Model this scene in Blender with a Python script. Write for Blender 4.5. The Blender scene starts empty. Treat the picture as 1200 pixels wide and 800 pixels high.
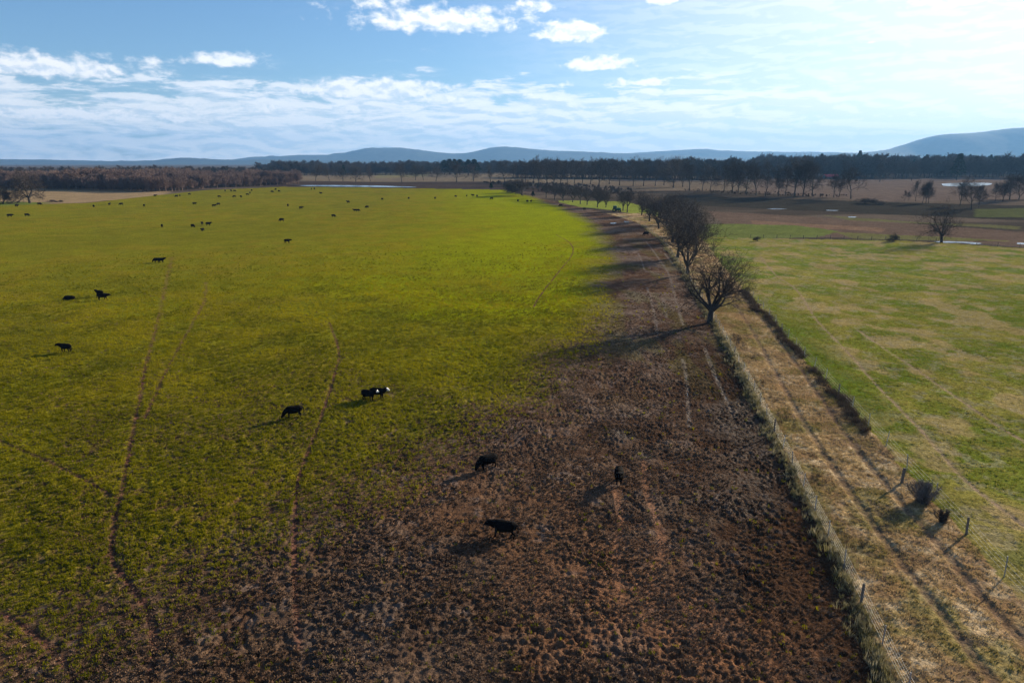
import bpy, bmesh, math, random
import numpy as np
from mathutils import Vector, Matrix, Euler

R = math.radians
scene = bpy.context.scene
COL = scene.collection

# ------------------------------------------------------------------ camera
CAM_H, PITCH, FPX = 28.0, 14.65, 800.0          # metres, degrees below level, focal length in photo pixels
cam = bpy.data.cameras.new('camera'); cam_o = bpy.data.objects.new('camera', cam); COL.objects.link(cam_o)
cam.sensor_width = 36.0; cam.lens = 36.0 * FPX / 1200.0
cam.clip_start = 0.5; cam.clip_end = 60000
cam_o.location = (0, 0, CAM_H); cam_o.rotation_euler = (R(90 - PITCH), 0, 0)
scene.camera = cam_o

# ------------------------------------------------------------------ light
SUN_AZ, SUN_EL = 51.0, 17.0                    # degrees right of straight ahead, degrees up
EXPOSURE = 1.0
HAZE_DENSITY = 0.62e-4
HAZE_COLOR = (0.24, 0.53, 1.0)
sun = bpy.data.lights.new('sun', 'SUN'); sun_o = bpy.data.objects.new('sun', sun); COL.objects.link(sun_o)
sun.energy = 5.0; sun.angle = R(0.5); sun.color = (1.0, 0.86, 0.64)
S = Vector((math.sin(R(SUN_AZ)) * math.cos(R(SUN_EL)), math.cos(R(SUN_AZ)) * math.cos(R(SUN_EL)), math.sin(R(SUN_EL))))
sun_o.rotation_euler = S.to_track_quat('Z', 'Y').to_euler()
sun_o.location = (60, 40, 80)

scene.view_settings.view_transform = 'Standard'; scene.view_settings.look = 'None'
scene.view_settings.exposure = EXPOSURE; scene.view_settings.gamma = 1.0
scene.view_settings.use_curve_mapping = False
scene.cycles.max_bounces = 5; scene.cycles.diffuse_bounces = 2; scene.cycles.glossy_bounces = 2
scene.cycles.transmission_bounces = 2; scene.cycles.volume_bounces = 0; scene.cycles.transparent_max_bounces = 8
scene.cycles.use_denoising = True
scene.render.use_persistent_data = False

P = math.pi
CP, SP = math.cos(R(PITCH)), math.sin(R(PITCH))
def ray(px, py):
    xc, yc = (px - 600) / FPX, -(py - 400) / FPX
    return np.array([xc, CP + SP * yc, -SP + CP * yc])

# ------------------------------------------------------------------ world: sky with clouds
def nd(nt, typ, **kw):
    n = nt.nodes.new(typ)
    for k, v in kw.items():
        if k == 'ins':
            for a, b in v.items(): n.inputs[a].default_value = b
        else: setattr(n, k, v)
    return n
def math_node(nt, op, a, b=None, c=None, clamp=False):
    n = nt.nodes.new('ShaderNodeMath'); n.operation = op; n.use_clamp = clamp
    for i, v in enumerate((a, b, c)):
        if v is None: continue
        if isinstance(v, (int, float)): n.inputs[i].default_value = v
        else: nt.links.new(v, n.inputs[i])
    return n.outputs[0]
def maprange(nt, v, a, b, c=0.0, d=1.0, smooth=True):
    n = nt.nodes.new('ShaderNodeMapRange')
    if smooth: n.interpolation_type = 'SMOOTHSTEP'
    nt.links.new(v, n.inputs[0])
    for i, x in enumerate((a, b, c, d)):
        if isinstance(x, (int, float)): n.inputs[1 + i].default_value = x
        else: nt.links.new(x, n.inputs[1 + i])
    return n.outputs[0]

def build_world():
    w = bpy.data.worlds.new('World'); scene.world = w; w.use_nodes = True
    nt = w.node_tree; nt.nodes.clear(); L = nt.links.new
    out = nd(nt, 'ShaderNodeOutputWorld'); bg = nd(nt, 'ShaderNodeBackground')
    STR = 0.078
    bg.inputs[1].default_value = STR; L(bg.outputs[0], out.inputs[0])
    sky = nd(nt, 'ShaderNodeTexSky', sky_type='NISHITA', sun_disc=False, sun_elevation=R(SUN_EL), sun_rotation=R(SUN_AZ),
             altitude=100.0, air_density=1.0, dust_density=0.45, ozone_density=5.0)
    tc = nd(nt, 'ShaderNodeTexCoord')
    sep = nd(nt, 'ShaderNodeSeparateXYZ'); L(tc.outputs['Generated'], sep.inputs[0])
    x, y, z = sep.outputs
    az = math_node(nt, 'ARCTAN2', x, y); el = math_node(nt, 'ARCSINE', z)
    # coordinates for near-horizon cloud banks: stretched flat
    comb = nd(nt, 'ShaderNodeCombineXYZ')
    L(math_node(nt, 'MULTIPLY', az, 12.0), comb.inputs[0]); L(math_node(nt, 'MULTIPLY', el, 58.0), comb.inputs[1])
    n1 = nd(nt, 'ShaderNodeTexNoise', ins={'Scale': 1.15, 'Detail': 9.0, 'Roughness': 0.62, 'Distortion': 0.35})
    L(comb.outputs[0], n1.inputs['Vector'])
    comb2 = nd(nt, 'ShaderNodeCombineXYZ')
    L(math_node(nt, 'MULTIPLY', az, 3.0), comb2.inputs[0]); L(math_node(nt, 'MULTIPLY', el, 7.0), comb2.inputs[1])
    comb2.inputs[2].default_value = 3.3
    n2 = nd(nt, 'ShaderNodeTexNoise', ins={'Scale': 1.0, 'Detail': 5.0, 'Roughness': 0.55})
    L(comb2.outputs[0], n2.inputs['Vector'])
    # puff detail
    comb3 = nd(nt, 'ShaderNodeCombineXYZ')
    L(math_node(nt, 'MULTIPLY', az, 38.0), comb3.inputs[0]); L(math_node(nt, 'MULTIPLY', el, 62.0), comb3.inputs[1])
    n3 = nd(nt, 'ShaderNodeTexNoise', ins={'Scale': 1.0, 'Detail': 8.0, 'Roughness': 0.6, 'Distortion': 0.2})
    L(comb3.outputs[0], n3.inputs['Vector'])
    # bank: el 0.3..7 degrees
    env = math_node(nt, 'MULTIPLY', maprange(nt, el, R(-2.0), R(0.3)), maprange(nt, el, R(9.0), R(3.2)))
    dens = math_node(nt, 'ADD', math_node(nt, 'MULTIPLY', n1.outputs[0], 1.0), math_node(nt, 'MULTIPLY', n2.outputs[0], 0.55))
    dens = math_node(nt, 'ADD', dens, math_node(nt, 'MULTIPLY', env, 0.47))
    bank = math_node(nt, 'ADD', math_node(nt, 'MULTIPLY', maprange(nt, dens, 1.05, 1.16), .62), math_node(nt, 'MULTIPLY', maprange(nt, dens, .95, 1.35), .38))
    bank = math_node(nt, 'MULTIPLY', bank, maprange(nt, el, R(10.5), R(5.5)))
    # thin high cloud scattered over the whole sky
    comb4 = nd(nt, 'ShaderNodeCombineXYZ')
    zz = math_node(nt, 'ADD', math_node(nt, 'MAXIMUM', z, 0.0), 0.16)
    L(math_node(nt, 'DIVIDE', x, zz), comb4.inputs[0]); L(math_node(nt, 'DIVIDE', y, zz), comb4.inputs[1])
    n4 = nd(nt, 'ShaderNodeTexNoise', ins={'Scale': 1.0, 'Detail': 7.0, 'Roughness': 0.6, 'Distortion': 0.5})
    mp = nd(nt, 'ShaderNodeMapping', ins={'Scale': (0.55, 1.5, 1.0), 'Rotation': (0, 0, 0.35)})
    L(comb4.outputs[0], mp.inputs[0]); L(mp.outputs[0], n4.inputs['Vector'])
    thin = maprange(nt, n4.outputs[0], 0.6, 0.85, 0.0, 0.2)
    # single clouds, each at its own bearing and height
    blobs = [(35, 80, 105, 12, 1.0), (150, 70, 70, 6, .55), (268, 72, 36, 9, 1.0), (520, 27, 95, 17, .95), (430, 6, 80, 14, .6),
             (626, 9, 26, 10, .9), (668, 41, 38, 14, 1.15), (702, 76, 38, 10, 1.1), (755, 98, 60, 6, .85), (778, 1, 18, 8, 1.0),
             (90, 136, 120, 9, 1.0), (150, 133, 30, 8, .8), (440, 108, 95, 13, 1.05), (520, 116, 50, 10, .8), (1015, 50, 14, 3, .8),
             (1120, 3, 70, 9, .9), (1158, 60, 25, 10, .6), (300, 128, 130, 12, .65), (620, 112, 90, 8, .6), (665, 99, 14, 5, .7), (1320, 60, 80, 18, .9),
             (-120, 60, 90, 16, .9), (1500, 110, 90, 14, .9), (300, -60, 70, 18, .9), (900, -70, 80, 18, .9), (-300, 100, 90, 12, .9)]
    tot = None
    for (bx, by, rx, ry, st) in blobs:
        d = ray(bx, by); d = d / np.linalg.norm(d)
        a0 = math.atan2(d[0], d[1]); e0 = math.asin(d[2])
        dx = math_node(nt, 'MULTIPLY', math_node(nt, 'SUBTRACT', az, a0), FPX / (rx * 1.15))
        dy = math_node(nt, 'MULTIPLY', math_node(nt, 'SUBTRACT', el, e0), FPX / (ry * 1.15))
        # flat base: lower half falls off faster
        dyl = math_node(nt, 'MINIMUM', dy, math_node(nt, 'MULTIPLY', dy, 1.7))
        r2 = math_node(nt, 'ADD', math_node(nt, 'MULTIPLY', dx, dx), math_node(nt, 'MULTIPLY', dyl, dyl))
        g = math_node(nt, 'MULTIPLY', math_node(nt, 'POWER', 2.718, math_node(nt, 'MULTIPLY', r2, -0.8)), st)
        tot = g if tot is None else math_node(nt, 'MAXIMUM', tot, g)
    pd = math_node(nt, 'ADD', math_node(nt, 'MULTIPLY', tot, 0.62), math_node(nt, 'MULTIPLY', n3.outputs[0], 0.95))
    pd = math_node(nt, 'MULTIPLY', maprange(nt, pd, 0.72, 1.02), maprange(nt, tot, 0.06, 0.3))
    m = math_node(nt, 'MAXIMUM', math_node(nt, 'MULTIPLY', bank, 0.85), math_node(nt, 'MULTIPLY', pd, 0.92))
    sdv = nd(nt, 'ShaderNodeVectorMath', operation='DOT_PRODUCT'); L(tc.outputs['Generated'], sdv.inputs[0]); sdv.inputs[1].default_value = S
    veil = math_node(nt, 'MULTIPLY', maprange(nt, sdv.outputs['Value'], 0.55, 0.97, 0.0, 0.7), maprange(nt, n4.outputs[0], 0.25, 0.7, 0.88, 1.0))   # white veil added to stand in for the sun's glare
    m = math_node(nt, 'MAXIMUM', m, math_node(nt, 'MAXIMUM', thin, veil))
    # cloud brightness: thick parts greyer underneath, brighter towards the sun
    sd = nd(nt, 'ShaderNodeVectorMath', operation='DOT_PRODUCT'); L(tc.outputs['Generated'], sd.inputs[0]); sd.inputs[1].default_value = S
    glow = maprange(nt, sd.outputs['Value'], 0.2, 1.0, 0.0, 1.0)
    # lit tops and grey bases: compare the density with that a little higher up
    up = nd(nt, 'ShaderNodeVectorMath', operation='ADD'); L(comb.outputs[0], up.inputs[0]); up.inputs[1].default_value = (.10, .30, 0)
    n5 = nd(nt, 'ShaderNodeTexNoise', ins={'Scale': 1.15, 'Detail': 9.0, 'Roughness': 0.62, 'Distortion': 0.35}); L(up.outputs[0], n5.inputs['Vector'])
    up3 = nd(nt, 'ShaderNodeVectorMath', operation='ADD'); L(comb3.outputs[0], up3.inputs[0]); up3.inputs[1].default_value = (.1, .35, 0)
    n6 = nd(nt, 'ShaderNodeTexNoise', ins={'Scale': 1.0, 'Detail': 8.0, 'Roughness': 0.6, 'Distortion': 0.2}); L(up3.outputs[0], n6.inputs['Vector'])
    sh1 = maprange(nt, math_node(nt, 'SUBTRACT', n1.outputs[0], n5.outputs[0]), -.10, .07)
    sh2 = maprange(nt, math_node(nt, 'SUBTRACT', n3.outputs[0], n6.outputs[0]), -.16, .06)
    shade = math_node(nt, 'MAXIMUM', math_node(nt, 'MULTIPLY', veil, .9), math_node(nt, 'ADD', math_node(nt, 'MULTIPLY', sh1, math_node(nt, 'SUBTRACT', 1.0, pd)), math_node(nt, 'MULTIPLY', sh2, pd)))
    cc = nd(nt, 'ShaderNodeMix', data_type='RGBA')
    cc.inputs['A'].default_value = (6.0, 6.7, 7.5, 1); cc.inputs['B'].default_value = (9.2, 9.0, 8.8, 1); L(shade, cc.inputs['Factor'])
    cb = nd(nt, 'ShaderNodeVectorMath', operation='SCALE'); L(cc.outputs['Result'], cb.inputs[0])
    L(math_node(nt, 'ADD', math_node(nt, 'MULTIPLY', glow, 0.1), 0.9), cb.inputs['Scale'])
    mix = nd(nt, 'ShaderNodeMix', data_type='RGBA'); L(m, mix.inputs['Factor']); L(sky.outputs[0], mix.inputs['A']); L(cb.outputs[0], mix.inputs['B'])
    L(mix.outputs['Result'], bg.inputs[0])
build_world()

# ------------------------------------------------------------------ helpers
rng = np.random.default_rng(7)
random.seed(7)
def tag(o, label=None, cat=None, group=None, kind=None):
    if label: o['label'] = label
    if cat: o['category'] = cat
    if group: o['group'] = group
    if kind: o['kind'] = kind
    return o
def link(o, parent=None):
    COL.objects.link(o)
    if parent is not None: o.parent = parent
    return o
def mesh_obj(name, verts, faces, mat=None, parent=None, smooth=False):
    me = bpy.data.meshes.new(name); me.from_pydata([tuple(v) for v in verts], [], [tuple(f) for f in faces]); me.update()
    if mat: me.materials.append(mat)
    if smooth: me.shade_smooth()
    return link(bpy.data.objects.new(name, me), parent)
def np_mesh(name, V, F, mat=None, smooth=True):
    """V (n,3), F (m,k) arrays"""
    V = np.ascontiguousarray(V, dtype=np.float32); F = np.ascontiguousarray(F, dtype=np.int32)
    me = bpy.data.meshes.new(name); k = F.shape[1]
    me.vertices.add(len(V)); me.vertices.foreach_set('co', V.ravel())
    me.loops.add(F.size); me.loops.foreach_set('vertex_index', F.ravel())
    me.polygons.add(len(F)); me.polygons.foreach_set('loop_start', np.arange(len(F), dtype=np.int32) * k)
    me.update(calc_edges=True)
    me.polygons.foreach_set('use_smooth', np.full(len(F), smooth, dtype=bool))
    if mat: me.materials.append(mat)
    return me
def empty(name, loc=(0, 0, 0), rz=0):
    e = bpy.data.objects.new(name, None); e.location = loc; e.rotation_euler = (0, 0, rz); e.empty_display_size = 0.3
    return link(e)
def sstep(a, b, x):
    t = np.clip((np.asarray(x, float) - a) / (b - a), 0, 1); return t * t * (3 - 2 * t)

# value noise in numpy
_perm = rng.random((256, 256)).astype(np.float32)
def vnoise(x, y):
    xi = np.floor(x).astype(np.int64); yi = np.floor(y).astype(np.int64)
    fx = (x - xi).astype(np.float32); fy = (y - yi).astype(np.float32)
    fx = fx * fx * fx * (fx * (fx * 6 - 15) + 10); fy = fy * fy * fy * (fy * (fy * 6 - 15) + 10)
    x0, x1, y0, y1 = xi & 255, (xi + 1) & 255, yi & 255, (yi + 1) & 255
    a = _perm[x0, y0]; b = _perm[x1, y0]; c = _perm[x0, y1]; d = _perm[x1, y1]
    return a + (b - a) * fx + (c - a) * fy + (a - b - c + d) * fx * fy
def fbm(x, y, scale, octs=4, rough=0.5, off=0.0):
    s = np.zeros(np.shape(x), np.float32); amp, tot = 1.0, 0.0
    c, sn = math.cos(0.6), math.sin(0.6)
    x = np.asarray(x) / scale + off * 17.3; y = np.asarray(y) / scale + off * 9.7
    for i in range(octs):
        s += amp * vnoise(x, y); tot += amp
        x, y = (c * x - sn * y) * 2.03 + 5.1, (sn * x + c * y) * 2.03 + 1.7; amp *= rough
    return s / tot                                   # 0..1, mean 0.5

# ------------------------------------------------------------------ terrain
def base_z(x, y):
    d = np.hypot(x, y)
    z = 6.0 * sstep(140, 800, d) + 4.0 * sstep(800, 2500, d)
    z = z + (fbm(x, y, 260.0, 2, off=3) - 0.5) * 3.0 * sstep(150, 600, d)
    return z
def at(px, py):
    """the ground point that the photograph shows at a pixel"""
    d = ray(px, py); z = 0.0; p = None
    for _ in range(30):
        t = (CAM_H - z) / -d[2]
        p = d * t; z = 0.5 * z + 0.5 * float(base_z(np.array([p[0]]), np.array([p[1]]))[0])
    return np.array([p[0], p[1]])
def gz(x, y): return float(base_z(np.array([x]), np.array([y]))[0])

PX = lambda pts: np.array([at(*p) for p in pts])
lineL = PX([(1075, 860), (1048, 800), (1000, 700), (955, 610), (905, 510), (870, 440), (838, 381), (800, 318), (775, 282), (748, 261), (700, 247), (650, 236), (606, 226)])
lineR = PX([(1300, 810), (1200, 715), (1110, 612), (1050, 545), (1000, 488), (950, 432), (900, 374), (868, 338), (845, 310), (828, 285), (800, 264), (760, 250)])
lineM = PX([(40, 900), (180, 800), (300, 715), (400, 650), (530, 585), (636, 500), (676, 430), (694, 370), (705, 320), (708, 285), (690, 258), (652, 241), (612, 227)])
lineF = PX([(-500, 255), (-200, 246), (0, 241), (60, 239), (100, 238), (180, 229.5), (240, 223), (330, 219), (420, 219.8), (500, 221), (590, 222.5), (615, 226.5)])
lineG = PX([(800, 277), (880, 279), (1060, 282), (1200, 291), (1400, 300)])
xL = lambda y: np.interp(y, lineL[:, 1], lineL[:, 0]); xR = lambda y: np.interp(y, lineR[:, 1], lineR[:, 0])
xM = lambda y: np.interp(y, lineM[:, 1], lineM[:, 0])
yF = lambda x: np.interp(x, lineF[:, 0], lineF[:, 1]); yG = lambda x: np.interp(x, lineG[:, 0], lineG[:, 1])

def poly_dist(x, y, pts):
    """distance to a polyline, only near its box"""
    out = np.full(x.shape, 1e6, np.float32)
    for a, b in zip(pts[:-1], pts[1:]):
        lo = np.minimum(a, b) - 6; hi = np.maximum(a, b) + 6
        m = (x > lo[0]) & (x < hi[0]) & (y > lo[1]) & (y < hi[1])
        if not m.any(): continue
        ab = b - a; xx, yy = x[m] - a[0], y[m] - a[1]
        t = np.clip((xx * ab[0] + yy * ab[1]) / max(ab @ ab, 1e-9), 0, 1)
        out[m] = np.minimum(out[m], np.hypot(xx - t * ab[0], yy - t * ab[1]))
    return out
def in_poly(x, y, pts):
    ins = np.zeros(x.shape, bool); n = len(pts)
    for i in range(n):
        (x1, y1), (x2, y2) = pts[i], pts[(i + 1) % n]
        c = ((y1 > y) != (y2 > y)) & (x < (x2 - x1) * (y - y1) / (y2 - y1 + 1e-12) + x1)
        ins ^= c
    return ins
def smooth_line(pts, n=8):
    """Catmull-Rom through the points"""
    p = np.array(pts); q = np.vstack([2 * p[0] - p[1], p, 2 * p[-1] - p[-2]]); o = []
    for i in range(1, len(q) - 2):
        for t in np.arange(n) / n:
            a, b, c, d = q[i - 1], q[i], q[i + 1], q[i + 2]
            o.append(0.5 * ((2 * b) + (-a + c) * t + (2 * a - 5 * b + 4 * c - d) * t * t + (-a + 3 * b - 3 * c + d) * t ** 3))
    o.append(p[-1]); return np.array(o)

paths_pasture = [smooth_line(PX(p)) for p in (
    [(202, 300), (194, 335), (185, 375), (172, 425), (160, 485), (148, 550), (135, 610), (131, 652), (150, 682), (170, 710), (180, 745), (178, 810)],
    [(241, 330), (240, 352), (226, 378), (207, 412), (190, 445), (170, 490)],
    [(386, 378), (397, 412), (389, 450), (372, 500), (352, 555), (346, 610), (346, 680), (350, 760)],
    [(-40, 505), (0, 516), (60, 542), (135, 582)],
    [(652, 275), (668, 285), (671, 297), (655, 318), (634, 345), (625, 360)],
    [(-30, 700), (30, 735), (70, 770), (100, 820)])]
paths_meadow = [smooth_line(PX(p)) for p in (
    [(890, 300), (908, 322), (932, 340), (943, 355), (958, 378), (990, 412), (1040, 468), (1085, 515), (1120, 555), (1160, 592), (1240, 650)],
    [(1005, 388), (1040, 412), (1090, 446), (1150, 488), (1240, 545)])]
ruts_lane = [smooth_line(PX(p)) for p in (
    [(838, 335), (855, 350), (878, 385), (903, 430), (930, 478), (965, 535), (1010, 600), (1060, 670), (1110, 735), (1165, 810)],
    [(850, 330), (870, 350), (900, 385), (930, 425), (962, 470), (1000, 525), (1045, 580), (1100, 645), (1150, 705), (1230, 790)])]
ruts_mud = [smooth_line(PX(p)) for p in (
    [(757, 283), (765, 293), (776, 309), (784, 322), (789, 340), (794, 360), (801, 381)],
    [(779, 297), (788, 309), (797, 319)],
    [(748, 297), (752, 306), (755, 316)],
    [(758, 336), (763, 352), (768, 375), (770, 395)],
    [(777, 350), (781, 372)],
    [(826, 408), (834, 430), (848, 462), (862, 490)],
    [(800, 420), (804, 440), (806, 470), (808, 500)])]
red_ruts = [smooth_line(PX(p)) for p in (
    [(722, 575), (727, 610), (722, 640), (725, 680), (735, 720)],
    [(755, 540), (758, 575), (770, 610), (776, 640), (760, 690), (765, 730)])]
wet_spots = [(at(*p), r) for p, r in (((405, 735), 3.4), ((727, 510), 1.6), ((735, 778), 1.6), ((754, 533), 1.2))]

def axis(pts):
    return np.array(pts)
def grow(a, s, g, end):
    o = [a]
    while o[-1] < end:
        o.append(o[-1] + s); s *= 1 + g
    return o
ys = grow(27.0, 0.12, 0.0, 44.0)
ys += grow(ys[-1], 0.12, 0.0062, 420.0)[1:]
ys += grow(ys[-1], ys[-1] - ys[-2], 0.035, 17000.0)[1:]
ys = list(-np.array(grow(6, 8, 0.12, 17000.0))[::-1]) + list(np.arange(-1, 26.5, 1.2)) + ys
xs_r = grow(0.0, 0.12, 0.0, 30.0)
xs_r += grow(xs_r[-1], 0.12, 0.0095, 330.0)[1:]
xs_r += grow(xs_r[-1], xs_r[-1] - xs_r[-2], 0.035, 17000.0)[1:]
xs = np.array(list(-np.array(xs_r)[:0:-1]) + xs_r); ys = np.array(ys)
nx, ny = len(xs), len(ys)
GX, GY = np.meshgrid(xs, ys); X = GX.ravel(); Y = GY.ravel()
SPC = np.maximum(np.gradient(xs)[None, :] * np.ones((ny, 1)), np.gradient(ys)[:, None] * np.ones((1, nx))).ravel()
print('ground verts', nx, ny, nx * ny)

def mix(a, b, t):
    t = np.asarray(t)[..., None] if np.ndim(t) else t
    return a * (1 - t) + np.asarray(b) * t

def clod_at(x, y):
    c = 0.62 * vnoise(x / 0.155 + 31, y / 0.155 + 7) + 0.38 * vnoise(x / 0.27 * 0.8 - y / 0.27 * 0.6, x / 0.27 * 0.6 + y / 0.27 * 0.8)
    return np.clip((c - .5) * 1.25 + .5, 0, 1)
def paint():
    """albedo, roughness-wetness and relief of the ground, as functions of the place"""
    Z = base_z(X, Y).astype(np.float32)
    d = np.hypot(X, Y)
    near = sstep(0.75, 0.22, SPC)                        # where the mesh is fine enough for clods
    big = fbm(X, Y, 30.0, 4, off=1); mid = fbm(X, Y, 6.0, 4, off=2); small = fbm(X, Y, 1.4, 3, off=4)
    clod = clod_at(X, Y)
    wob = (mid - 0.5) * 7.0 + (big - 0.5) * 10.0
    lx, rx_, mx = xL(Y), xR(Y), xM(Y)
    edge = (fbm(X, Y, 2.2, 3, off=6) - 0.5) * 1.3
    side_pasture = (X < lx + edge * 0.35) & (Y < yF(X)) & (Y > -50) | ((X < lx) & (Y <= -50))
    mud_w = np.interp(Y, [30, 60, 130, 400], [27, 17, 8, 5])
    m_mud = sstep(-mud_w, mud_w, X + wob * np.interp(Y, [30, 150, 400], [1, .8, .5]) - mx)      # 0 grass .. 1 mud
    lane = (~side_pasture) & (X < rx_ + edge) & (X >= lx + edge * 0.35) & (Y < lineR[-1, 1])
    meadow = (~side_pasture) & (~lane) & (Y < yG(X) + edge * 2) & (X > lx)
    far = ~(side_pasture | lane | meadow)
    zone = np.full(X.shape, 4, np.int8)
    zone[side_pasture & (m_mud < 0.5)] = 0; zone[side_pasture & (m_mud >= 0.5)] = 1; zone[lane] = 2; zone[meadow] = 3
    n = len(X); C = np.zeros((n, 3), np.float32); W = np.zeros(n, np.float32)
    disp = np.zeros(n, np.float32)
    # --- pasture and mud
    grass = mix(mix(np.tile(np.array([.184, .190, .004]), (n, 1)), [.212, .184, .006], sstep(.42, .62, mid)), [.158, .170, .004], sstep(.5, .66, big) * .7)
    lush = sstep(90, 160, Y) * sstep(-90, -15, X - mx) * sstep(.25, .55, big + .1)
    grass = mix(grass, [.210, .236, .002], lush * .85)
    olive = np.array([.135, .100, .012])
    soil = mix(np.tile(np.array([.078, .045, .029]), (n, 1)), [.115, .072, .047], sstep(.35, .7, small))
    soil = mix(soil, [.120, .064, .036], sstep(.46, .72, fbm(X, Y, 9.0, 3, off=9)) * sstep(75, 45, Y) * .8)
    soil = mix(soil, [.15, .105, .082], sstep(.62, .78, vnoise(X / .5, Y / .5)) * sstep(.5, .62, fbm(X, Y, 3.0, 3, off=10)) * .8)
    soil = soil * (1 - .45 * sstep(14, 3, lx - X) * sstep(120, 90, Y))[:, None]           # earth gets darker towards the fence
    # thinner, more trampled grass close by on the left and along the cattle paths
    thin = sstep(135, 42, d) * 0.9 + sstep(-30, -120, X - mx) * .3 + sstep(.52, .66, fbm(X, Y, 22, 3, off=11)) * .25 * sstep(230, 90, d)
    mlin = np.clip((X + wob - mx + mud_w) / (2 * mud_w), 0, 1)
    cover = np.clip(1.0 - (mlin * .55 + m_mud * .55) - thin * .5, 0, 1)
    gmask = sstep(-.20, .20, (clod - .5) * .55 + (small - .5) * .5 + cover - .52)
    gfar = cover
    gm = gmask * near + gfar * (1 - near)
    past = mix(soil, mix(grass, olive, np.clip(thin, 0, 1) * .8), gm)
    # weedy green among the ruts by the trees
    wg = sstep(.50, .64, fbm(X * 1.6, Y * .35, 5.0, 3, off=14)) * sstep(70, 100, Y) * sstep(.4, .9, m_mud) * sstep(300, 200, Y) * .22
    past = mix(past, [.10, .115, .02], wg)
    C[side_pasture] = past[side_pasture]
    # --- lane
    straw = mix(np.tile(np.array([.36, .245, .120]), (n, 1)), [.43, .32, .19], sstep(.4, .65, small))
    ln = mix(straw, [.13, .125, .03], sstep(.48, .64, fbm(X, Y, 4.0, 4, off=21)) * .55)
    ln = mix(ln, [.20, .105, .05], sstep(.5, .68, fbm(X, Y, 3.0, 4, off=22)) * .6)
    ln = mix(ln, [.085, .06, .045], sstep(.60, .72, fbm(X, Y, 1.6, 3, off=23)) * .7)
    C[lane] = ln[lane]
    # --- meadow
    md = mix(np.tile(np.array([.155, .172, .026]), (n, 1)), [.21, .188, .040], sstep(.4, .6, mid))
    md = mix(md, [.085, .135, .02], sstep(.55, .7, fbm(X, Y, 9, 3, off=31)) * .6)
    md = mix(md, [.32, .225, .11], sstep(.56, .65, fbm(X, Y * .9, 6.5, 4, off=32)) * .65)
    md = mix(md, [.24, .21, .14], sstep(.55, .68, fbm(X, Y, 1.3, 3, off=33)) * .5)
    strip = np.clip(X - rx_, 0, 60)
    md = mix(md, [.098, .15, .015], sstep(9, 2, strip) * sstep(60, 80, Y) * sstep(140, 110, Y) * .75)
    md = mix(md, [.25, .18, .10], sstep(16, 5, strip) * sstep(58, 46, Y) * .3)
    C[meadow] = md[meadow]
    # --- farmland beyond
    fl = mix(np.tile(np.array([.065, .052, .040]), (n, 1)), [.12, .092, .068], sstep(.42, .62, fbm(X * .3, Y, 40, 4, off=41)))
    w2 = (fbm(X, Y, 60, 3, off=42) - .5) * 60
    w1 = (fbm(X, Y, 25, 3, off=43) - .5) * 16
    def patch(pts, col, a=1.0, wobble=1.0):
        pp = PX(pts)
        s = in_poly(X + w1 * wobble, Y + (w1 + .4 * w2) * wobble, pp) & far
        fl[s] = fl[s] * (1 - a) + np.array(col) * a * (0.8 + 0.4 * small[s][:, None])
    patch([(-500, 218), (0, 219), (200, 224), (190, 229), (100, 237.5), (0, 241), (-500, 252)], (.27, .19, .105), 1, .15)
    patch([(-500, 238), (-100, 237), (20, 236.5), (60, 238), (20, 242), (-500, 256)], (.12, .15, .03), 1, .2)
    patch([(330, 203), (700, 202), (720, 214), (440, 214), (330, 210)], (.16, .125, .085))
    patch([(440, 203.5), (505, 202), (500, 207), (440, 209)], (.17, .145, .075), 1, .3)
    patch([(300, 213), (600, 213), (680, 219), (700, 232), (600, 223), (480, 220.5), (300, 218)], (.052, .038, .033), .9, .4)
    patch([(600, 216), (720, 213), (900, 213), (900, 224), (700, 222)], (.15, .115, .08), .8)
    patch([(655, 235), (735, 236), (772, 248), (770, 256), (720, 247), (655, 240)], (.20, .23, .04), 1, .2)
    patch([(880, 211), (1400, 206), (1400, 232), (1040, 236), (880, 226)], (.135, .100, .080), .95, .6)
    patch([(780, 228), (1040, 237), (1300, 243), (1300, 262), (1100, 254), (800, 240)], (.040, .036, .028), .95, .5)  # dark band: tree and cloud shadow painted into the brown field colour
    patch([(960, 252), (1100, 262), (1200, 266), (1200, 270), (1000, 258)], (.13, .125, .05), .8, .5)
    patch([(1140, 245), (1300, 241), (1300, 256), (1140, 254)], (.09, .10, .035), .8, .3)
    patch([(830, 248), (960, 255), (1200, 272), (1400, 284), (1400, 297), (1200, 289), (1060, 280), (860, 277)], (.135, .092, .066), .9, .4)
    patch([(880, 258), (1040, 268), (1040, 272), (880, 264)], (.20, .125, .08), .8, .4)
    patch([(815, 262), (930, 264), (985, 271), (960, 278), (870, 280), (815, 278)], (.125, .145, .04), 1, .3)
    patch([(980, 272), (1100, 277), (1190, 283), (1100, 282), (1000, 280)], (.14, .14, .045), .8, .2)
    C[far] = fl[far]
    # --- cattle paths, ruts
    def stroke(lines, col, w, amp, mask, depth=0.0):
        for ln_ in lines:
            dd = poly_dist(X, Y, ln_)
            wv = w * (0.75 + .5 * small)
            t = sstep(wv * 1.5, wv * .55, dd) * amp * mask * (.72 + .28 * sstep(.36, .52, mid * .5 + small * .5))
            C[:] = mix(C, col, t * (.65 + .5 * (clod > .45)))
            disp[:] -= (depth * t * near)
    ones = side_pasture.astype(float)
    stroke(paths_pasture[:1], (.135, .064, .042), .24, 1.0, ones, .08)
    stroke(paths_pasture[1:], (.135, .064, .042), .20, .95, ones, .06)
    stroke(paths_meadow, (.28, .20, .13), .22, .85, meadow.astype(float), .05)
    stroke(ruts_lane, (.12, .08, .055), .34, .7, lane.astype(float), .14)
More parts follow.
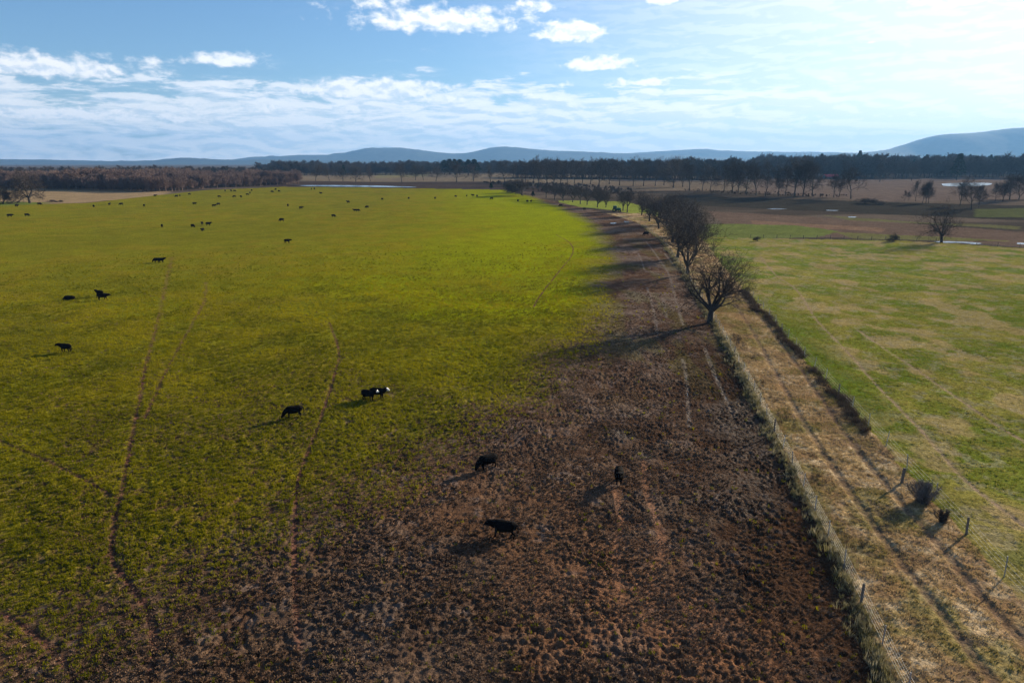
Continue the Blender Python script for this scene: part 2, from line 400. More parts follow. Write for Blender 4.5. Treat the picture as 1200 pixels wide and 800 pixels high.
    stroke(ruts_mud, (.13, .095, .075), .26, .3, ones, .10)
    stroke(red_ruts, (.24, .12, .068), .30, .8, ones, .03)
    rc = at(752, 742); rt = sstep(10, 2, np.hypot((X - rc[0]) * .9, (Y - rc[1]) * .8) + (mid - .5) * 9 + (small - .5) * 5) * ones
    C[:] = mix(C, (.185, .092, .050), rt * (.35 + .5 * (clod > .48)))
    dc = at(728, 506); C[:] = mix(C, (.030, .019, .013), sstep(3.4, 1.0, np.hypot((X - dc[0]) * .7, Y - dc[1]) + (small - .5) * 3) * .85 * ones)
    for ln_ in ruts_mud: W[:] = np.maximum(W, sstep(.4, .1, poly_dist(X, Y, ln_)) * .35)
    for c, r in wet_spots:
        t = sstep(r * 1.5, r * .3, np.hypot(X - c[0], (Y - c[1]) * .7) + (small - .5) * r * 1.2)
        W[:] = np.maximum(W, t * .3); C[:] = mix(C, (.11, .085, .07), t * .35 * (1 - gmask * .6) * ones)
        disp[:] -= t * .03
    W[:] = np.maximum(W, m_mud * .22 * ones * sstep(.5, .72, mid))
    # --- relief
    rough = np.where(side_pasture, 0.14 + 0.05 * m_mud, np.where(lane, .06, np.where(meadow, .06, .05)))
    smooth_red = np.zeros(n)
    for ln_ in red_ruts: smooth_red = np.maximum(smooth_red, sstep(.8, .2, poly_dist(X, Y, ln_)) * .5)
    hoof = vnoise(X / .45 + 3, Y / .45 + 9); amp = .72 + .7 * sstep(.36, .64, fbm(X, Y, 4.5, 3, off=15))
    disp += ((clod - .5) * rough * 1.45 * amp + (small - .5) * rough * .55 - sstep(.74, .9, hoof) * .05 * m_mud * side_pasture) * near * (1 - smooth_red)
    disp += (mid - .5) * .35 * sstep(3, .6, SPC)
    # the lane stands a little above the trampled side
    Z += disp + 0.35 * sstep(-.9, .5, X - lx) * sstep(300, 150, Y) * sstep(lx + 40, lx + 12, X) * sstep(-30, 10, Y)
    return Z, C, W, zone, cover.astype(np.float32)
Z, GCOL, GWET, ZONE, GCOVER = paint()
ZG = Z.reshape(ny, nx)
def ground_z(x, y):
    """height of the built ground sheet"""
    x = np.atleast_1d(np.asarray(x, float)); y = np.atleast_1d(np.asarray(y, float))
    i = np.clip(np.searchsorted(xs, x) - 1, 0, nx - 2); j = np.clip(np.searchsorted(ys, y) - 1, 0, ny - 2)
    fx = np.clip((x - xs[i]) / (xs[i + 1] - xs[i]), 0, 1); fy = np.clip((y - ys[j]) / (ys[j + 1] - ys[j]), 0, 1)
    return ZG[j, i] * (1 - fx) * (1 - fy) + ZG[j, i + 1] * fx * (1 - fy) + ZG[j + 1, i] * (1 - fx) * fy + ZG[j + 1, i + 1] * fx * fy
def nearest_color(x, y):
    i = np.clip(np.searchsorted(xs, x), 0, nx - 1); j = np.clip(np.searchsorted(ys, y), 0, ny - 1)
    return GCOL[j * nx + i], ZONE[j * nx + i]
def nearest_cover(x, y):
    i = np.clip(np.searchsorted(xs, x), 0, nx - 1); j = np.clip(np.searchsorted(ys, y), 0, ny - 1); return GCOVER[j * nx + i]

# ------------------------------------------------------------------ materials
def new_mat(name):
    m = bpy.data.materials.new(name); m.use_nodes = True; nt = m.node_tree
    return m, nt, nt.nodes['Principled BSDF']
def simple_mat(name, col, rough=.7, metal=0., var=.25, scale=6.0, spec=.3):
    m, nt, b = new_mat(name); L = nt.links.new
    tc = nd(nt, 'ShaderNodeTexCoord'); n = nd(nt, 'ShaderNodeTexNoise', ins={'Scale': scale, 'Detail': 5.0, 'Roughness': .6})
    L(tc.outputs['Object'], n.inputs['Vector'])
    f = maprange(nt, n.outputs[0], .25, .75, 1 - var, 1 + var, False)
    s = nd(nt, 'ShaderNodeVectorMath', operation='SCALE'); s.inputs[0].default_value = col; L(f, s.inputs['Scale'])
    L(s.outputs[0], b.inputs['Base Color'])
    b.inputs['Roughness'].default_value = rough; b.inputs['Metallic'].default_value = metal
    b.inputs['Specular IOR Level'].default_value = spec
    return m
def ground_mat():
    m, nt, b = new_mat('ground'); L = nt.links.new
    a = nd(nt, 'ShaderNodeAttribute', attribute_name='albedo'); w = nd(nt, 'ShaderNodeAttribute', attribute_name='wet')
    geo = nd(nt, 'ShaderNodeNewGeometry')
    n1 = nd(nt, 'ShaderNodeTexNoise', ins={'Scale': 5.5, 'Detail': 6.0, 'Roughness': .65}); L(geo.outputs['Position'], n1.inputs['Vector'])
    n2 = nd(nt, 'ShaderNodeTexNoise', ins={'Scale': 1.3, 'Detail': 5.0, 'Roughness': .65}); L(geo.outputs['Position'], n2.inputs['Vector'])
    n3 = nd(nt, 'ShaderNodeTexNoise', ins={'Scale': .12, 'Detail': 6.0, 'Roughness': .6}); L(geo.outputs['Position'], n3.inputs['Vector'])
    f = math_node(nt, 'MULTIPLY', maprange(nt, n1.outputs[0], .28, .72, .55, 1.45, False), maprange(nt, n2.outputs[0], .3, .7, .72, 1.28, False))
    f = math_node(nt, 'MULTIPLY', f, maprange(nt, n3.outputs[0], .3, .7, .85, 1.15, False))
    s = nd(nt, 'ShaderNodeVectorMath', operation='SCALE'); L(a.outputs['Color'], s.inputs[0]); L(f, s.inputs['Scale'])
    L(s.outputs[0], b.inputs['Base Color'])
    wn = math_node(nt, 'MULTIPLY', w.outputs['Fac'], maprange(nt, n1.outputs[0], .62, .42))
    L(maprange(nt, wn, 0.0, .9, .95, .22, False), b.inputs['Roughness'])
    L(maprange(nt, wn, 0.0, .9, .0, .5, False), b.inputs['Specular IOR Level'])
    h = math_node(nt, 'ADD', math_node(nt, 'MULTIPLY', n1.outputs[0], .16), math_node(nt, 'MULTIPLY', n2.outputs[0], .30))
    bp = nd(nt, 'ShaderNodeBump', ins={'Strength': .85, 'Distance': 1.0}); L(h, bp.inputs['Height']); L(bp.outputs[0], b.inputs['Normal'])
    return m
def leaf_mat(name, c0, c1, transl=.45):
    """thin blades: colour varies between clumps, light passes through"""
    m = bpy.data.materials.new(name); m.use_nodes = True; nt = m.node_tree; nt.nodes.clear(); L = nt.links.new
    out = nd(nt, 'ShaderNodeOutputMaterial'); oi = nd(nt, 'ShaderNodeObjectInfo')
    at_ = nd(nt, 'ShaderNodeAttribute', attribute_name='tint', attribute_type='INSTANCER')
    mx = nd(nt, 'ShaderNodeMix', data_type='RGBA'); mx.inputs['A'].default_value = (*c0, 1); mx.inputs['B'].default_value = (*c1, 1)
    L(math_node(nt, 'ADD', math_node(nt, 'MULTIPLY', oi.outputs['Random'], .6), math_node(nt, 'SUBTRACT', at_.outputs['Fac'], .3), clamp=True), mx.inputs['Factor'])
    d = nd(nt, 'ShaderNodeBsdfDiffuse'); t = nd(nt, 'ShaderNodeBsdfTranslucent')
    L(mx.outputs['Result'], d.inputs[0]); L(mx.outputs['Result'], t.inputs[0])
    ms = nd(nt, 'ShaderNodeMixShader', ins={0: transl}); L(d.outputs[0], ms.inputs[1]); L(t.outputs[0], ms.inputs[2]); L(ms.outputs[0], out.inputs[0])
    return m
def water_mat():
    m, nt, b = new_mat('water'); L = nt.links.new
    b.inputs['Base Color'].default_value = (.035, .032, .026, 1); b.inputs['Roughness'].default_value = .16
    b.inputs['Specular IOR Level'].default_value = .6
    geo = nd(nt, 'ShaderNodeNewGeometry')
    n = nd(nt, 'ShaderNodeTexNoise', ins={'Scale': 2.0, 'Detail': 3.0}); L(geo.outputs['Position'], n.inputs['Vector'])
    bp = nd(nt, 'ShaderNodeBump', ins={'Strength': .9, 'Distance': .05}); L(n.outputs[0], bp.inputs['Height']); L(bp.outputs[0], b.inputs['Normal'])
    return m
M_GROUND = ground_mat(); M_WATER = water_mat()
M_BARK = simple_mat('bark', (.052, .043, .036), .9, var=.35, scale=3.0)
M_TWIG = simple_mat('twigs', (.062, .047, .038), .9, var=.25, scale=.5)
M_TWIG_FAR = simple_mat('woodland_twigs', (.20, .135, .110), .95, var=.3, scale=.2)
M_BLACKCOAT = simple_mat('black_coat', (.006, .005, .005), .9, var=.3, scale=8, spec=.04)
M_WHITECOAT = simple_mat('white_coat', (.72, .68, .62), .75, var=.12, scale=8)
M_STEEL = simple_mat('galvanised_steel', (.33, .34, .35), .5, .6, var=.2)
M_WOOD = simple_mat('weathered_wood', (.15, .125, .10), .9, var=.35, scale=9)
M_GRASS = leaf_mat('pasture_grass', (.114, .116, .005), (.315, .265, .008))
M_STRAW = leaf_mat('dry_grass', (.40, .28, .140), (.20, .175, .045), .35)
M_WEED = leaf_mat('weeds', (.19, .165, .06), (.36, .31, .19), .35)
M_MEADOW = leaf_mat('meadow_grass', (.135, .160, .012), (.32, .255, .085))
M_STUBBLE = leaf_mat('stubble', (.105, .062, .036), (.215, .138, .088), .1)
M_BRUSH = leaf_mat('dead_brush', (.055, .038, .028), (.13, .098, .072), .15)

# ------------------------------------------------------------------ ground sheet, split along the kinds of ground
def build_ground():
    idx = np.arange(nx * ny).reshape(ny, nx)
    F = np.stack([idx[:-1, :-1], idx[:-1, 1:], idx[1:, 1:], idx[1:, :-1]], -1).reshape(-1, 4)
    fz = ZONE[F[:, 0]]
    V = np.stack([X, Y, Z], 1)
    for k, name in enumerate(('pasture', 'muddy_ground', 'farm_track', 'meadow', 'farmland')):
        f = F[fz == k]; used, inv = np.unique(f, return_inverse=True)
        me = np_mesh(name, V[used], inv.reshape(-1, 4), M_GROUND)
        ca = me.attributes.new('albedo', 'FLOAT_COLOR', 'POINT'); rgba = np.ones((len(used), 4), np.float32); rgba[:, :3] = GCOL[used]
        ca.data.foreach_set('color', rgba.ravel())
        wa = me.attributes.new('wet', 'FLOAT', 'POINT'); wa.data.foreach_set('value', GWET[used].astype(np.float32))
        o = link(bpy.data.objects.new(name, me)); tag(o, kind='structure')
build_ground()

# ------------------------------------------------------------------ hills on the horizon
def hill_mat(name, col):
    m, nt, b = new_mat(name); L = nt.links.new
    geo = nd(nt, 'ShaderNodeNewGeometry'); n = nd(nt, 'ShaderNodeTexNoise', ins={'Scale': .012, 'Detail': 8.0, 'Roughness': .65}); L(geo.outputs['Position'], n.inputs['Vector'])
    s = nd(nt, 'ShaderNodeVectorMath', operation='SCALE'); s.inputs[0].default_value = col; L(maprange(nt, n.outputs[0], .3, .7, .6, 1.4, False), s.inputs['Scale'])
    L(s.outputs[0], b.inputs['Base Color']); b.inputs['Roughness'].default_value = 1; b.inputs['Specular IOR Level'].default_value = .05
    return m
M_HILL = hill_mat('wooded_hill', (.050, .055, .045))
def ridge(D, depth, prof, foot, seed):
    """a long wooded ridge whose crest runs at distance D; prof: crest as seen (pixel x, pixel y)"""
    D *= 1.75; depth *= 1.75; cx, cz = [], []
    for (px, py) in prof:
        r = ray(px, py); t = D / r[1]; cx.append(r[0] * t); cz.append(CAM_H + r[2] * t)
    n, m = 420, 22
    u = np.linspace(cx[0], cx[-1], n); hz = np.interp(u, cx, cz)
    k = np.ones(9) / 9; hz = np.convolve(np.pad(hz, 4, 'edge'), k, 'valid')
    v = np.linspace(-1, 1, m)
    U, Vv = np.meshgrid(u, v)
    prof_v = (np.cos(np.clip(np.abs(Vv), 0, 1) * P) * .5 + .5) ** .8
    H = foot + (hz[None, :] - foot) * prof_v
    H = H + (fbm(U, Vv * depth, 380, 4, off=seed) - .5) * 60 * prof_v * (1 - .55 * (np.abs(Vv) < .05)) + (fbm(U, Vv * depth, 40, 2, off=seed + 5) - .5) * 7 * prof_v
    YY = D + Vv * depth * np.where(Vv < 0, 1.0, .7)
    V = np.stack([U.ravel(), YY.ravel(), H.ravel()], 1)
    i = np.arange(n * m).reshape(m, n)
    F = np.stack([i[:-1, :-1], i[:-1, 1:], i[1:, 1:], i[1:, :-1]], -1).reshape(-1, 4)
    o = link(bpy.data.objects.new('hills', np_mesh('hills', V, F, M_HILL))); tag(o, kind='structure')
ridge(5200, 700, [(-700, 186), (-300, 185.5), (0, 187), (60, 187.8), (130, 188.8), (200, 187.6), (229, 185.8), (250, 187), (330, 187.5), (420, 189.5), (520, 191), (620, 193)], 4, 51)
ridge(6700, 900, [(100, 199), (200, 193), (290, 186), (345, 182), (402, 180.5), (432, 174), (468, 173), (492, 176), (515, 179), (538, 181), (560, 177), (585, 171), (602, 173), (640, 176), (700, 179), (760, 180), (830, 184), (900, 190)], 4, 61)
ridge(7600, 800, [(560, 186), (660, 182), (730, 180), (780, 177), (822, 174.5), (850, 177), (920, 178), (1000, 179), (1100, 180), (1300, 178)], 4, 71)
ridge(5600, 900, [(930, 186), (972, 180.5), (1010, 178.5), (1045, 175), (1075, 167), (1096, 159), (1125, 156.5), (1150, 155), (1172, 151), (1200, 149), (1300, 146), (1500, 146), (1800, 150), (2300, 164)], 4, 81)

# ------------------------------------------------------------------ tufts and brush scattered with geometry nodes
hidden = []
def proto_obj(name, V, F, mat, smooth=False):
    me = bpy.data.meshes.new(name); me.from_pydata([tuple(v) for v in V], [], [tuple(f) for f in F]); me.update(); me.materials.append(mat)
    return bpy.data.objects.new(name, me)
def make_tuft(name, mat, seed, blades, h, spread, width, lean=.6):
    r = random.Random(seed); V = []; F = []
    for _ in range(blades):
        a = r.uniform(0, 2 * P); q = spread * math.sqrt(r.random()) * .5
        bx, by = q * math.cos(a), q * math.sin(a); a2 = a + r.uniform(-1, 1)
        hh = h * r.uniform(.55, 1.15); le = lean * hh * r.uniform(.4, 1.3); w = width * r.uniform(.7, 1.3)
        dx, dy = math.cos(a2), math.sin(a2); sx, sy = -dy * w / 2, dx * w / 2
        i = len(V)
        V += [(bx - sx, by - sy, -.05), (bx + sx, by + sy, -.05), (bx + dx * le * .4 + sx * .8, by + dy * le * .4 + sy * .8, hh * .6),
              (bx + dx * le * .4 - sx * .8, by + dy * le * .4 - sy * .8, hh * .6), (bx + dx * le, by + dy * le, hh)]
        F += [(i, i + 1, i + 2, i + 3), (i + 3, i + 2, i + 4)]
    return proto_obj(name, V, F, mat)
def scatter_group(name, protos):
    ng = bpy.data.node_groups.new(name, 'GeometryNodeTree')
    ng.interface.new_socket('Geometry', in_out='INPUT', socket_type='NodeSocketGeometry'); ng.interface.new_socket('Geometry', in_out='OUTPUT', socket_type='NodeSocketGeometry')
    L = ng.links.new; gi = ng.nodes.new('NodeGroupInput'); go = ng.nodes.new('NodeGroupOutput')
    c = bpy.data.collections.new(name + '_kinds')
    for p in protos: c.objects.link(p)
    ci = ng.nodes.new('GeometryNodeCollectionInfo'); ci.inputs['Collection'].default_value = c
    ci.inputs['Separate Children'].default_value = True; ci.inputs['Reset Children'].default_value = True
    ip = ng.nodes.new('GeometryNodeInstanceOnPoints'); ip.inputs['Pick Instance'].default_value = True
    L(gi.outputs[0], ip.inputs['Points']); L(ci.outputs[0], ip.inputs['Instance'])
    ri = ng.nodes.new('FunctionNodeRandomValue'); ri.data_type = 'INT'; ri.inputs['Min'].default_value = 0; ri.inputs['Max'].default_value = len(protos) - 1
    for s in ri.inputs:
        if s.type == 'INT' and s.name == 'Max': s.default_value = len(protos) - 1
        if s.type == 'INT' and s.name == 'Min': s.default_value = 0
    out_int = [s for s in ri.outputs if s.type == 'INT'][0]
    L(out_int, ip.inputs['Instance Index'])
    rot = ng.nodes.new('GeometryNodeInputNamedAttribute'); rot.data_type = 'FLOAT_VECTOR'; rot.inputs['Name'].default_value = 'rot'
    scl = ng.nodes.new('GeometryNodeInputNamedAttribute'); scl.data_type = 'FLOAT_VECTOR'; scl.inputs['Name'].default_value = 'scl'
    e2r = ng.nodes.new('FunctionNodeEulerToRotation'); L(rot.outputs[0], e2r.inputs[0]); L(e2r.outputs[0], ip.inputs['Rotation'])
    L(scl.outputs[0], ip.inputs['Scale']); L(ip.outputs[0], go.inputs[0])
    return ng
def scatter(name, x, y, scale, tint, ng, label=None, cat=None, dz=0.0, squash=None, tilt=.15):
    z = ground_z(x, y) + dz; n = len(x)
    me = bpy.data.meshes.new(name); me.vertices.add(n); me.vertices.foreach_set('co', np.stack([x, y, z], 1).astype(np.float32).ravel())
    ra = me.attributes.new('rot', 'FLOAT_VECTOR', 'POINT')
    ra.data.foreach_set('vector', np.stack([rng.normal(0, tilt, n), rng.normal(0, tilt, n), rng.uniform(0, 6.28, n)], 1).astype(np.float32).ravel())
    sa = me.attributes.new('scl', 'FLOAT_VECTOR', 'POINT'); sq = np.ones(n) if squash is None else squash
    sa.data.foreach_set('vector', np.stack([scale, scale, scale * sq], 1).astype(np.float32).ravel())
    ta = me.attributes.new('tint', 'FLOAT', 'POINT'); ta.data.foreach_set('value', np.asarray(tint, np.float32))
    me.update(); o = link(bpy.data.objects.new(name, me))
    md = o.modifiers.new('scatter', 'NODES'); md.node_group = ng
    return tag(o, label, cat, kind='stuff')
def rand_fan(n, y0, y1, half=.86):
    """points over the ground ahead, evenly per area"""
    y = np.sqrt(rng.uniform(y0 * y0, y1 * y1, n)); x = rng.uniform(-half, half, n) * y + rng.uniform(-4, 4, n)
    return x, y

def off_paths(x, y, lines, w):
    d = np.full(len(x), 1e6)
    for l in lines: d = np.minimum(d, poly_dist(x, y, l))
    return d > w * rng.uniform(.4, 1.3, len(x))
def build_tufts():
    g_protos = [make_tuft('tuft', M_GRASS, 10 + i, 9, .15, .27, .036) for i in range(5)]
    ngG = scatter_group('pasture_tufts', g_protos)
    n = 420000; y = 27 * np.exp(rng.random(n) * math.log(260 / 27)); x = rng.uniform(-.86, .86, n) * y + rng.uniform(-4, 4, n)
    s = np.clip((y / 40) ** .5, 1, 2.0)
    c, z = nearest_color(x, y)
    green = c[:, 1] / (c[:, 0] + 1e-6)
    keep = (z <= 1) & (rng.random(len(x)) < np.clip(nearest_cover(x, y) * 1.35 - .03, 0.015, 1) * np.interp(np.hypot(x, y), [30, 60, 120, 160, 250], [.85, .9, 1, .7, 0]) * (sstep(.40, .60, clod_at(x, y)) * .9 + .1))
    keep &= off_paths(x, y, paths_pasture, .22)
    x, y, s, green = x[keep], y[keep], s[keep], green[keep]
    tint = np.clip(fbm(x, y, 7, 3, off=71) * 1.6 - .3, 0, 1) * np.interp(np.hypot(x, y), [35, 130], [.35, 1])
    scatter('pasture_grass', x, y, s * rng.uniform(.6, 1.25, len(x)), tint, ngG, 'short yellow green pasture grass grazed by the black cattle', 'grass')
    d_protos = [make_tuft('crumb', M_STUBBLE, 110 + i, 6, .07, .20, .06, 1.0) for i in range(4)]
    ngD = scatter_group('mud_crumbs', d_protos)
    n = 330000; y = 27 * np.exp(rng.random(n) * math.log(150 / 27)); x = rng.uniform(-.86, .86, n) * y + rng.uniform(-4, 4, n)
    c, z = nearest_color(x, y); cv = nearest_cover(x, y)
    k = (z <= 1) & (rng.random(n) < (1 - cv) * sstep(.38, .62, clod_at(x, y)) * sstep(.30, .55, fbm(x, y, 2.5, 3, off=61))) & (x < xL(y) - .3) & (rng.random(n) < .35 + .65 * sstep(3, 13, xL(y) - x) + sstep(95, 120, y)); x, y = x[k], y[k]
    scatter('trampled_stubble', x, y, rng.uniform(.5, 1.3, len(x)) * np.clip((y / 40) ** .4, 1, 1.6), np.clip(fbm(x, y, 5, 3, off=62) * 1.8 - .45, 0, 1), ngD, 'brown trampled stubble and crumbs of earth on the mud', 'stubble')
    # lane
    s_protos = [make_tuft('tuft', M_STRAW, 30 + i, 8, .14, .34, .045, .9) for i in range(4)]
    ngS = scatter_group('straw_tufts', s_protos)
    x, y = rand_fan(260000, 27, 150); c, z = nearest_color(x, y); k = (z == 2) & (c[:, 0] > .09) & off_paths(x, y, ruts_lane, .42); x, y = x[k], y[k]
    scatter('dry_grass', x, y, rng.uniform(.5, 1.15, len(x)), np.clip(fbm(x, y, 4.0, 4, off=21) * 3 - 1.35, 0, .75), ngS, 'straw coloured dry grass on the farm track between two fences', 'grass')
    # meadow
    m_protos = [make_tuft('tuft', M_MEADOW, 50 + i, 8, .17, .36, .05, .8) for i in range(4)]
    ngM = scatter_group('meadow_tufts', m_protos)
    x, y = rand_fan(320000, 30, 190); c, z = nearest_color(x, y); k = (z == 3) & (rng.random(len(x)) < .8 * sstep(190, 90, y) * np.interp(c[:, 0], [.16, .24], [1, .35])) & off_paths(x, y, paths_meadow, .22); x, y, c = x[k], y[k], c[k]
    scatter('meadow_grass', x, y, rng.uniform(.5, 1.2, len(x)) * np.interp(y, [30, 190], [.8, .9]), np.clip((c[:, 0] - .10) / .17, 0, 1), ngM, 'mottled green and tan meadow grass right of the farm track', 'grass')
    # tall weeds under the left fence
    w_protos = [make_tuft('weed', M_WEED, 70 + i, 14, .62, .45, .035, .55) for i in range(4)]
    ngW = scatter_group('weed_tufts', w_protos)
    y = rng.uniform(24, 330, 6000); y = 24 + (y - 24) * rng.random(len(y)) ** .35
    x = xL(y) + rng.normal(.05, .42, len(y)) + (fbm(y, y * 0, 3.0, 3, off=77) - .5) * 1.4
    k = rng.random(len(y)) < .25 + .9 * sstep(.38, .58, fbm(x, y, 2.2, 3, off=76)); x, y = x[k], y[k]
    scatter('fence_weeds', x, y, rng.uniform(.3, 1.15, len(y)) * (.35 + 1.0 * fbm(x, y, 3, 2, off=5)), rng.random(len(y)), ngW, 'tall pale weeds along the fence beside the mud', 'weeds')
    # dark brush along the right fence
    b_protos = [make_tuft('brush', M_BRUSH, 90 + i, 26, .85, .8, .03, .5) for i in range(4)]
    ngB = scatter_group('brush_tufts', b_protos)
    y = rng.uniform(60, 150, 1700); dens = fbm(y, y * 0 + 3, 5.0, 3, off=78)
    k = rng.random(len(y)) < sstep(.26, .5, dens) * sstep(58, 66, y) + .15; y = y[k]
    x = xR(y) - .3 + rng.normal(0, .42, len(y)) + (fbm(y, y * 0 + 8, 6.0, 2, off=74) - .5) * 1.6
    scatter('fence_brush', x, y, rng.uniform(.3, .9, len(y)) * (.4 + .6 * sstep(.35, .6, fbm(y, y * 0 + 3, 5.0, 3, off=78))), rng.random(len(y)), ngB, 'low dark brown brush along the right fence of the track', 'brush')
    # small brown weeds in the lane near the left fence
    n = 420; y = rng.uniform(40, 110, n); x = xL(y) + rng.uniform(.8, 3.0, n); k = fbm(x, y, 2.5, 2, off=79) > .58; x, y = x[k], y[k]
    scatter('track_weeds', x, y, rng.uniform(.3, .6, len(x)), rng.random(len(x)), ngB, 'patches of brown weeds on the track verge by the left fence', 'weeds')
build_tufts()

# ------------------------------------------------------------------ trees
def tubes(segs, k):
    """tapered prisms for segments (p0, p1, r0, r1) -> V, F"""
    s = np.array([(*a, *b, c, d) for a, b, c, d in segs], np.float64)
    p0, p1, r0, r1 = s[:, 0:3], s[:, 3:6], s[:, 6], s[:, 7]
    d = p1 - p0; d /= np.linalg.norm(d, axis=1, keepdims=True) + 1e-9
    ref = np.where(np.abs(d[:, 2:3]) > .9, np.array([[1., 0, 0]]), np.array([[0, 0, 1.]]))
    u = np.cross(d, ref); u /= np.linalg.norm(u, axis=1, keepdims=True) + 1e-9; v = np.cross(d, u)
    V = []
    for (p, r) in ((p0, r0), (p1, r1)):
        for i in range(k):
            a = 2 * P * i / k; V.append(p + (u * math.cos(a) + v * math.sin(a)) * r[:, None])
    n = len(s); V = np.stack(V, 1).reshape(-1, 3)
    b = np.arange(n)[:, None] * 2 * k
    F = np.concatenate([np.stack([b[:, 0] + i, b[:, 0] + (i + 1) % k, b[:, 0] + k + (i + 1) % k, b[:, 0] + k + i], 1) for i in range(k)], 0)
    return V, F
def gen_tree(seed, H, levels, fork=.22, limbs=6, spread=42, lean=(0, 0), twig=.022, kids=(6, 5, 5, 4, 3), trunk_r=None, up=.12, multi=1, leader=0.0):
    r = random.Random(seed); trunk, crown = [], []
    tr = trunk_r or H * .024
    def rot_dir(d, ang, az):
        ref = Vector((0, 0, 1)) if abs(d.z) < .95 else Vector((1, 0, 0))
        a = d.cross(ref).normalized(); b = d.cross(a)
        return (d * math.cos(ang) + (a * math.cos(az) + b * math.sin(az)) * math.sin(ang)).normalized()
    def grow_(p, d, ln, rad, lv):
        n = 4 if lv <= 1 else (3 if lv <= 3 else 2)
        pts = [p]; rad1 = max(rad * (.42 if lv < levels else .6), twig * .55)
        for i in range(n):
            j = .16 + .05 * lv
            d = (d + Vector((r.gauss(0, j), r.gauss(0, j), r.gauss(0, j) + up * (.9 if lv > 0 else .2)))).normalized()
            q = pts[-1] + d * (ln / n); a0 = rad + (rad1 - rad) * i / n; a1 = rad + (rad1 - rad) * (i + 1) / n
            (trunk if lv <= 1 else crown).append((tuple(pts[-1]), tuple(q), a0, a1)); pts.append(q)
        if lv >= levels: return
        kk = kids[min(lv, len(kids) - 1)]
        for i in range(kk):
            t = (.28 + .72 * (i + r.random() * .8) / kk); t = min(t, 1.0)
            f = t * n; i0 = min(int(f), n - 1); q = pts[i0].lerp(pts[i0 + 1], f - i0)
            dd = (pts[i0 + 1] - pts[i0]).normalized()
            az = i * 2.4 + r.uniform(-.6, .6); ang = R(r.uniform(25, 55)) * (1.0 if t < .97 else .5)
            nd_ = rot_dir(dd, ang, az)
            if nd_.z < -.15: nd_.z *= .3
            grow_(q, nd_.normalized(), ln * r.uniform(.50, .78), max((rad + (rad1 - rad) * t) * .62, twig * .8), lv + 1)
    for mlt in range(multi):
        a = r.uniform(0, 6.28); base = Vector((math.cos(a), math.sin(a), 0)) * (.45 * (multi > 1))
        d0 = Vector((lean[0] + .2 * math.cos(a) * (multi > 1), lean[1] + .2 * math.sin(a) * (multi > 1), 1)).normalized()
        th = H * fork * r.uniform(.85, 1.15); p = base + Vector((0, 0, -.25)); rad = tr / math.sqrt(multi)
        trunk.append((tuple(p), tuple(p + Vector((0, 0, .5))), rad * 1.55, rad * 1.12))
        p = p + Vector((0, 0, .5)); n = 3
        for i in range(n):
            d0 = (d0 + Vector((r.gauss(0, .05), r.gauss(0, .05), 0))).normalized(); q = p + d0 * th / n
            trunk.append((tuple(p), tuple(q), rad * (1.12 - .1 * i), rad * (1.02 - .1 * i))); p = q
        nl = max(2, limbs // multi)
        if leader:
            ld = H * (leader - fork); n2 = 6; lp = [p]
            for i in range(n2):
                d0 = (d0 + Vector((r.gauss(0, .13), r.gauss(0, .13), .12))).normalized(); q = lp[-1] + d0 * ld / n2
                trunk.append((tuple(lp[-1]), tuple(q), rad * .8 * (1 - i / n2 * .8), rad * .8 * (1 - (i + 1) / n2 * .8))); lp.append(q)
            for i in range(nl):
                t = (i + r.random()) / nl; f = t * n2; i0 = min(int(f), n2 - 1); q = lp[i0].lerp(lp[i0 + 1], f - i0)
                dl = rot_dir(Vector((0, 0, 1)), R(spread) * r.uniform(.7, 1.3) * (1.15 - .55 * t), i * 2.4 + r.uniform(-.5, .5))
                grow_(q, dl, H * (.40 - .20 * t) * r.uniform(.7, 1.35), rad * (.42 - .25 * t), 1)
            nl = 0
        for i in range(nl):
            az = i * 2 * P / nl + r.uniform(-.45, .45); ang = R(spread) * (r.uniform(.7, 1.15) if i else .2)
            dl = rot_dir(d0, ang, az); back = -d0 * th * .35 * r.random()
            grow_(p + back * (i > 1), dl, H * (1 - fork) * r.uniform(.50, .62), rad * r.uniform(.42, .62), 1)
    # fit height
    top = max(max(s[1][2] for s in crown), .1); k = H / top
    sc = lambda L_: [(tuple(c * k for c in a), tuple(c * k for c in b), c0, c1) for a, b, c0, c1 in L_]
    return sc(trunk), sc(crown)
def tree_meshes(name, seed, H, levels, ktrunk=6, **kw):
    t, c = gen_tree(seed, H, levels, **kw)
    Vt, Ft = tubes(t, ktrunk); Vc, Fc = tubes(c, 3)
    return np_mesh('trunk', Vt, Ft, M_BARK), np_mesh('crown', Vc, Fc, M_TWIG, False)
def place_tree(name, meshes, x, y, rz, scale, label, group, cat='tree', sxy=1.0):
    z = float(ground_z(x, y)[0]) - .05
    e = empty(name, (x, y, z), rz); e.scale = (scale * sxy, scale * sxy, scale)
    for nm, me in zip(('trunk', 'crown'), meshes): link(bpy.data.objects.new(nm, me), e)
    return tag(e, label, cat, group)

ORD = ['first', 'second', 'third', 'fourth', 'fifth', 'sixth', 'seventh', 'eighth', 'ninth', 'tenth', 'eleventh', 'twelfth', 'thirteenth', 'fourteenth', 'fifteenth',
       'sixteenth', 'seventeenth', 'eighteenth', 'nineteenth', 'twentieth', 'twenty-first', 'twenty-second', 'twenty-third', 'twenty-fourth', 'twenty-fifth', 'twenty-sixth', 'twenty-seventh', 'twenty-eighth', 'twenty-ninth', 'thirtieth']
def px_height(px, py, hpx):
    p = at(px, py); depth = p[1] * CP + (CAM_H - gz(*p)) * SP
    return p, hpx * depth / FPX * 1.0

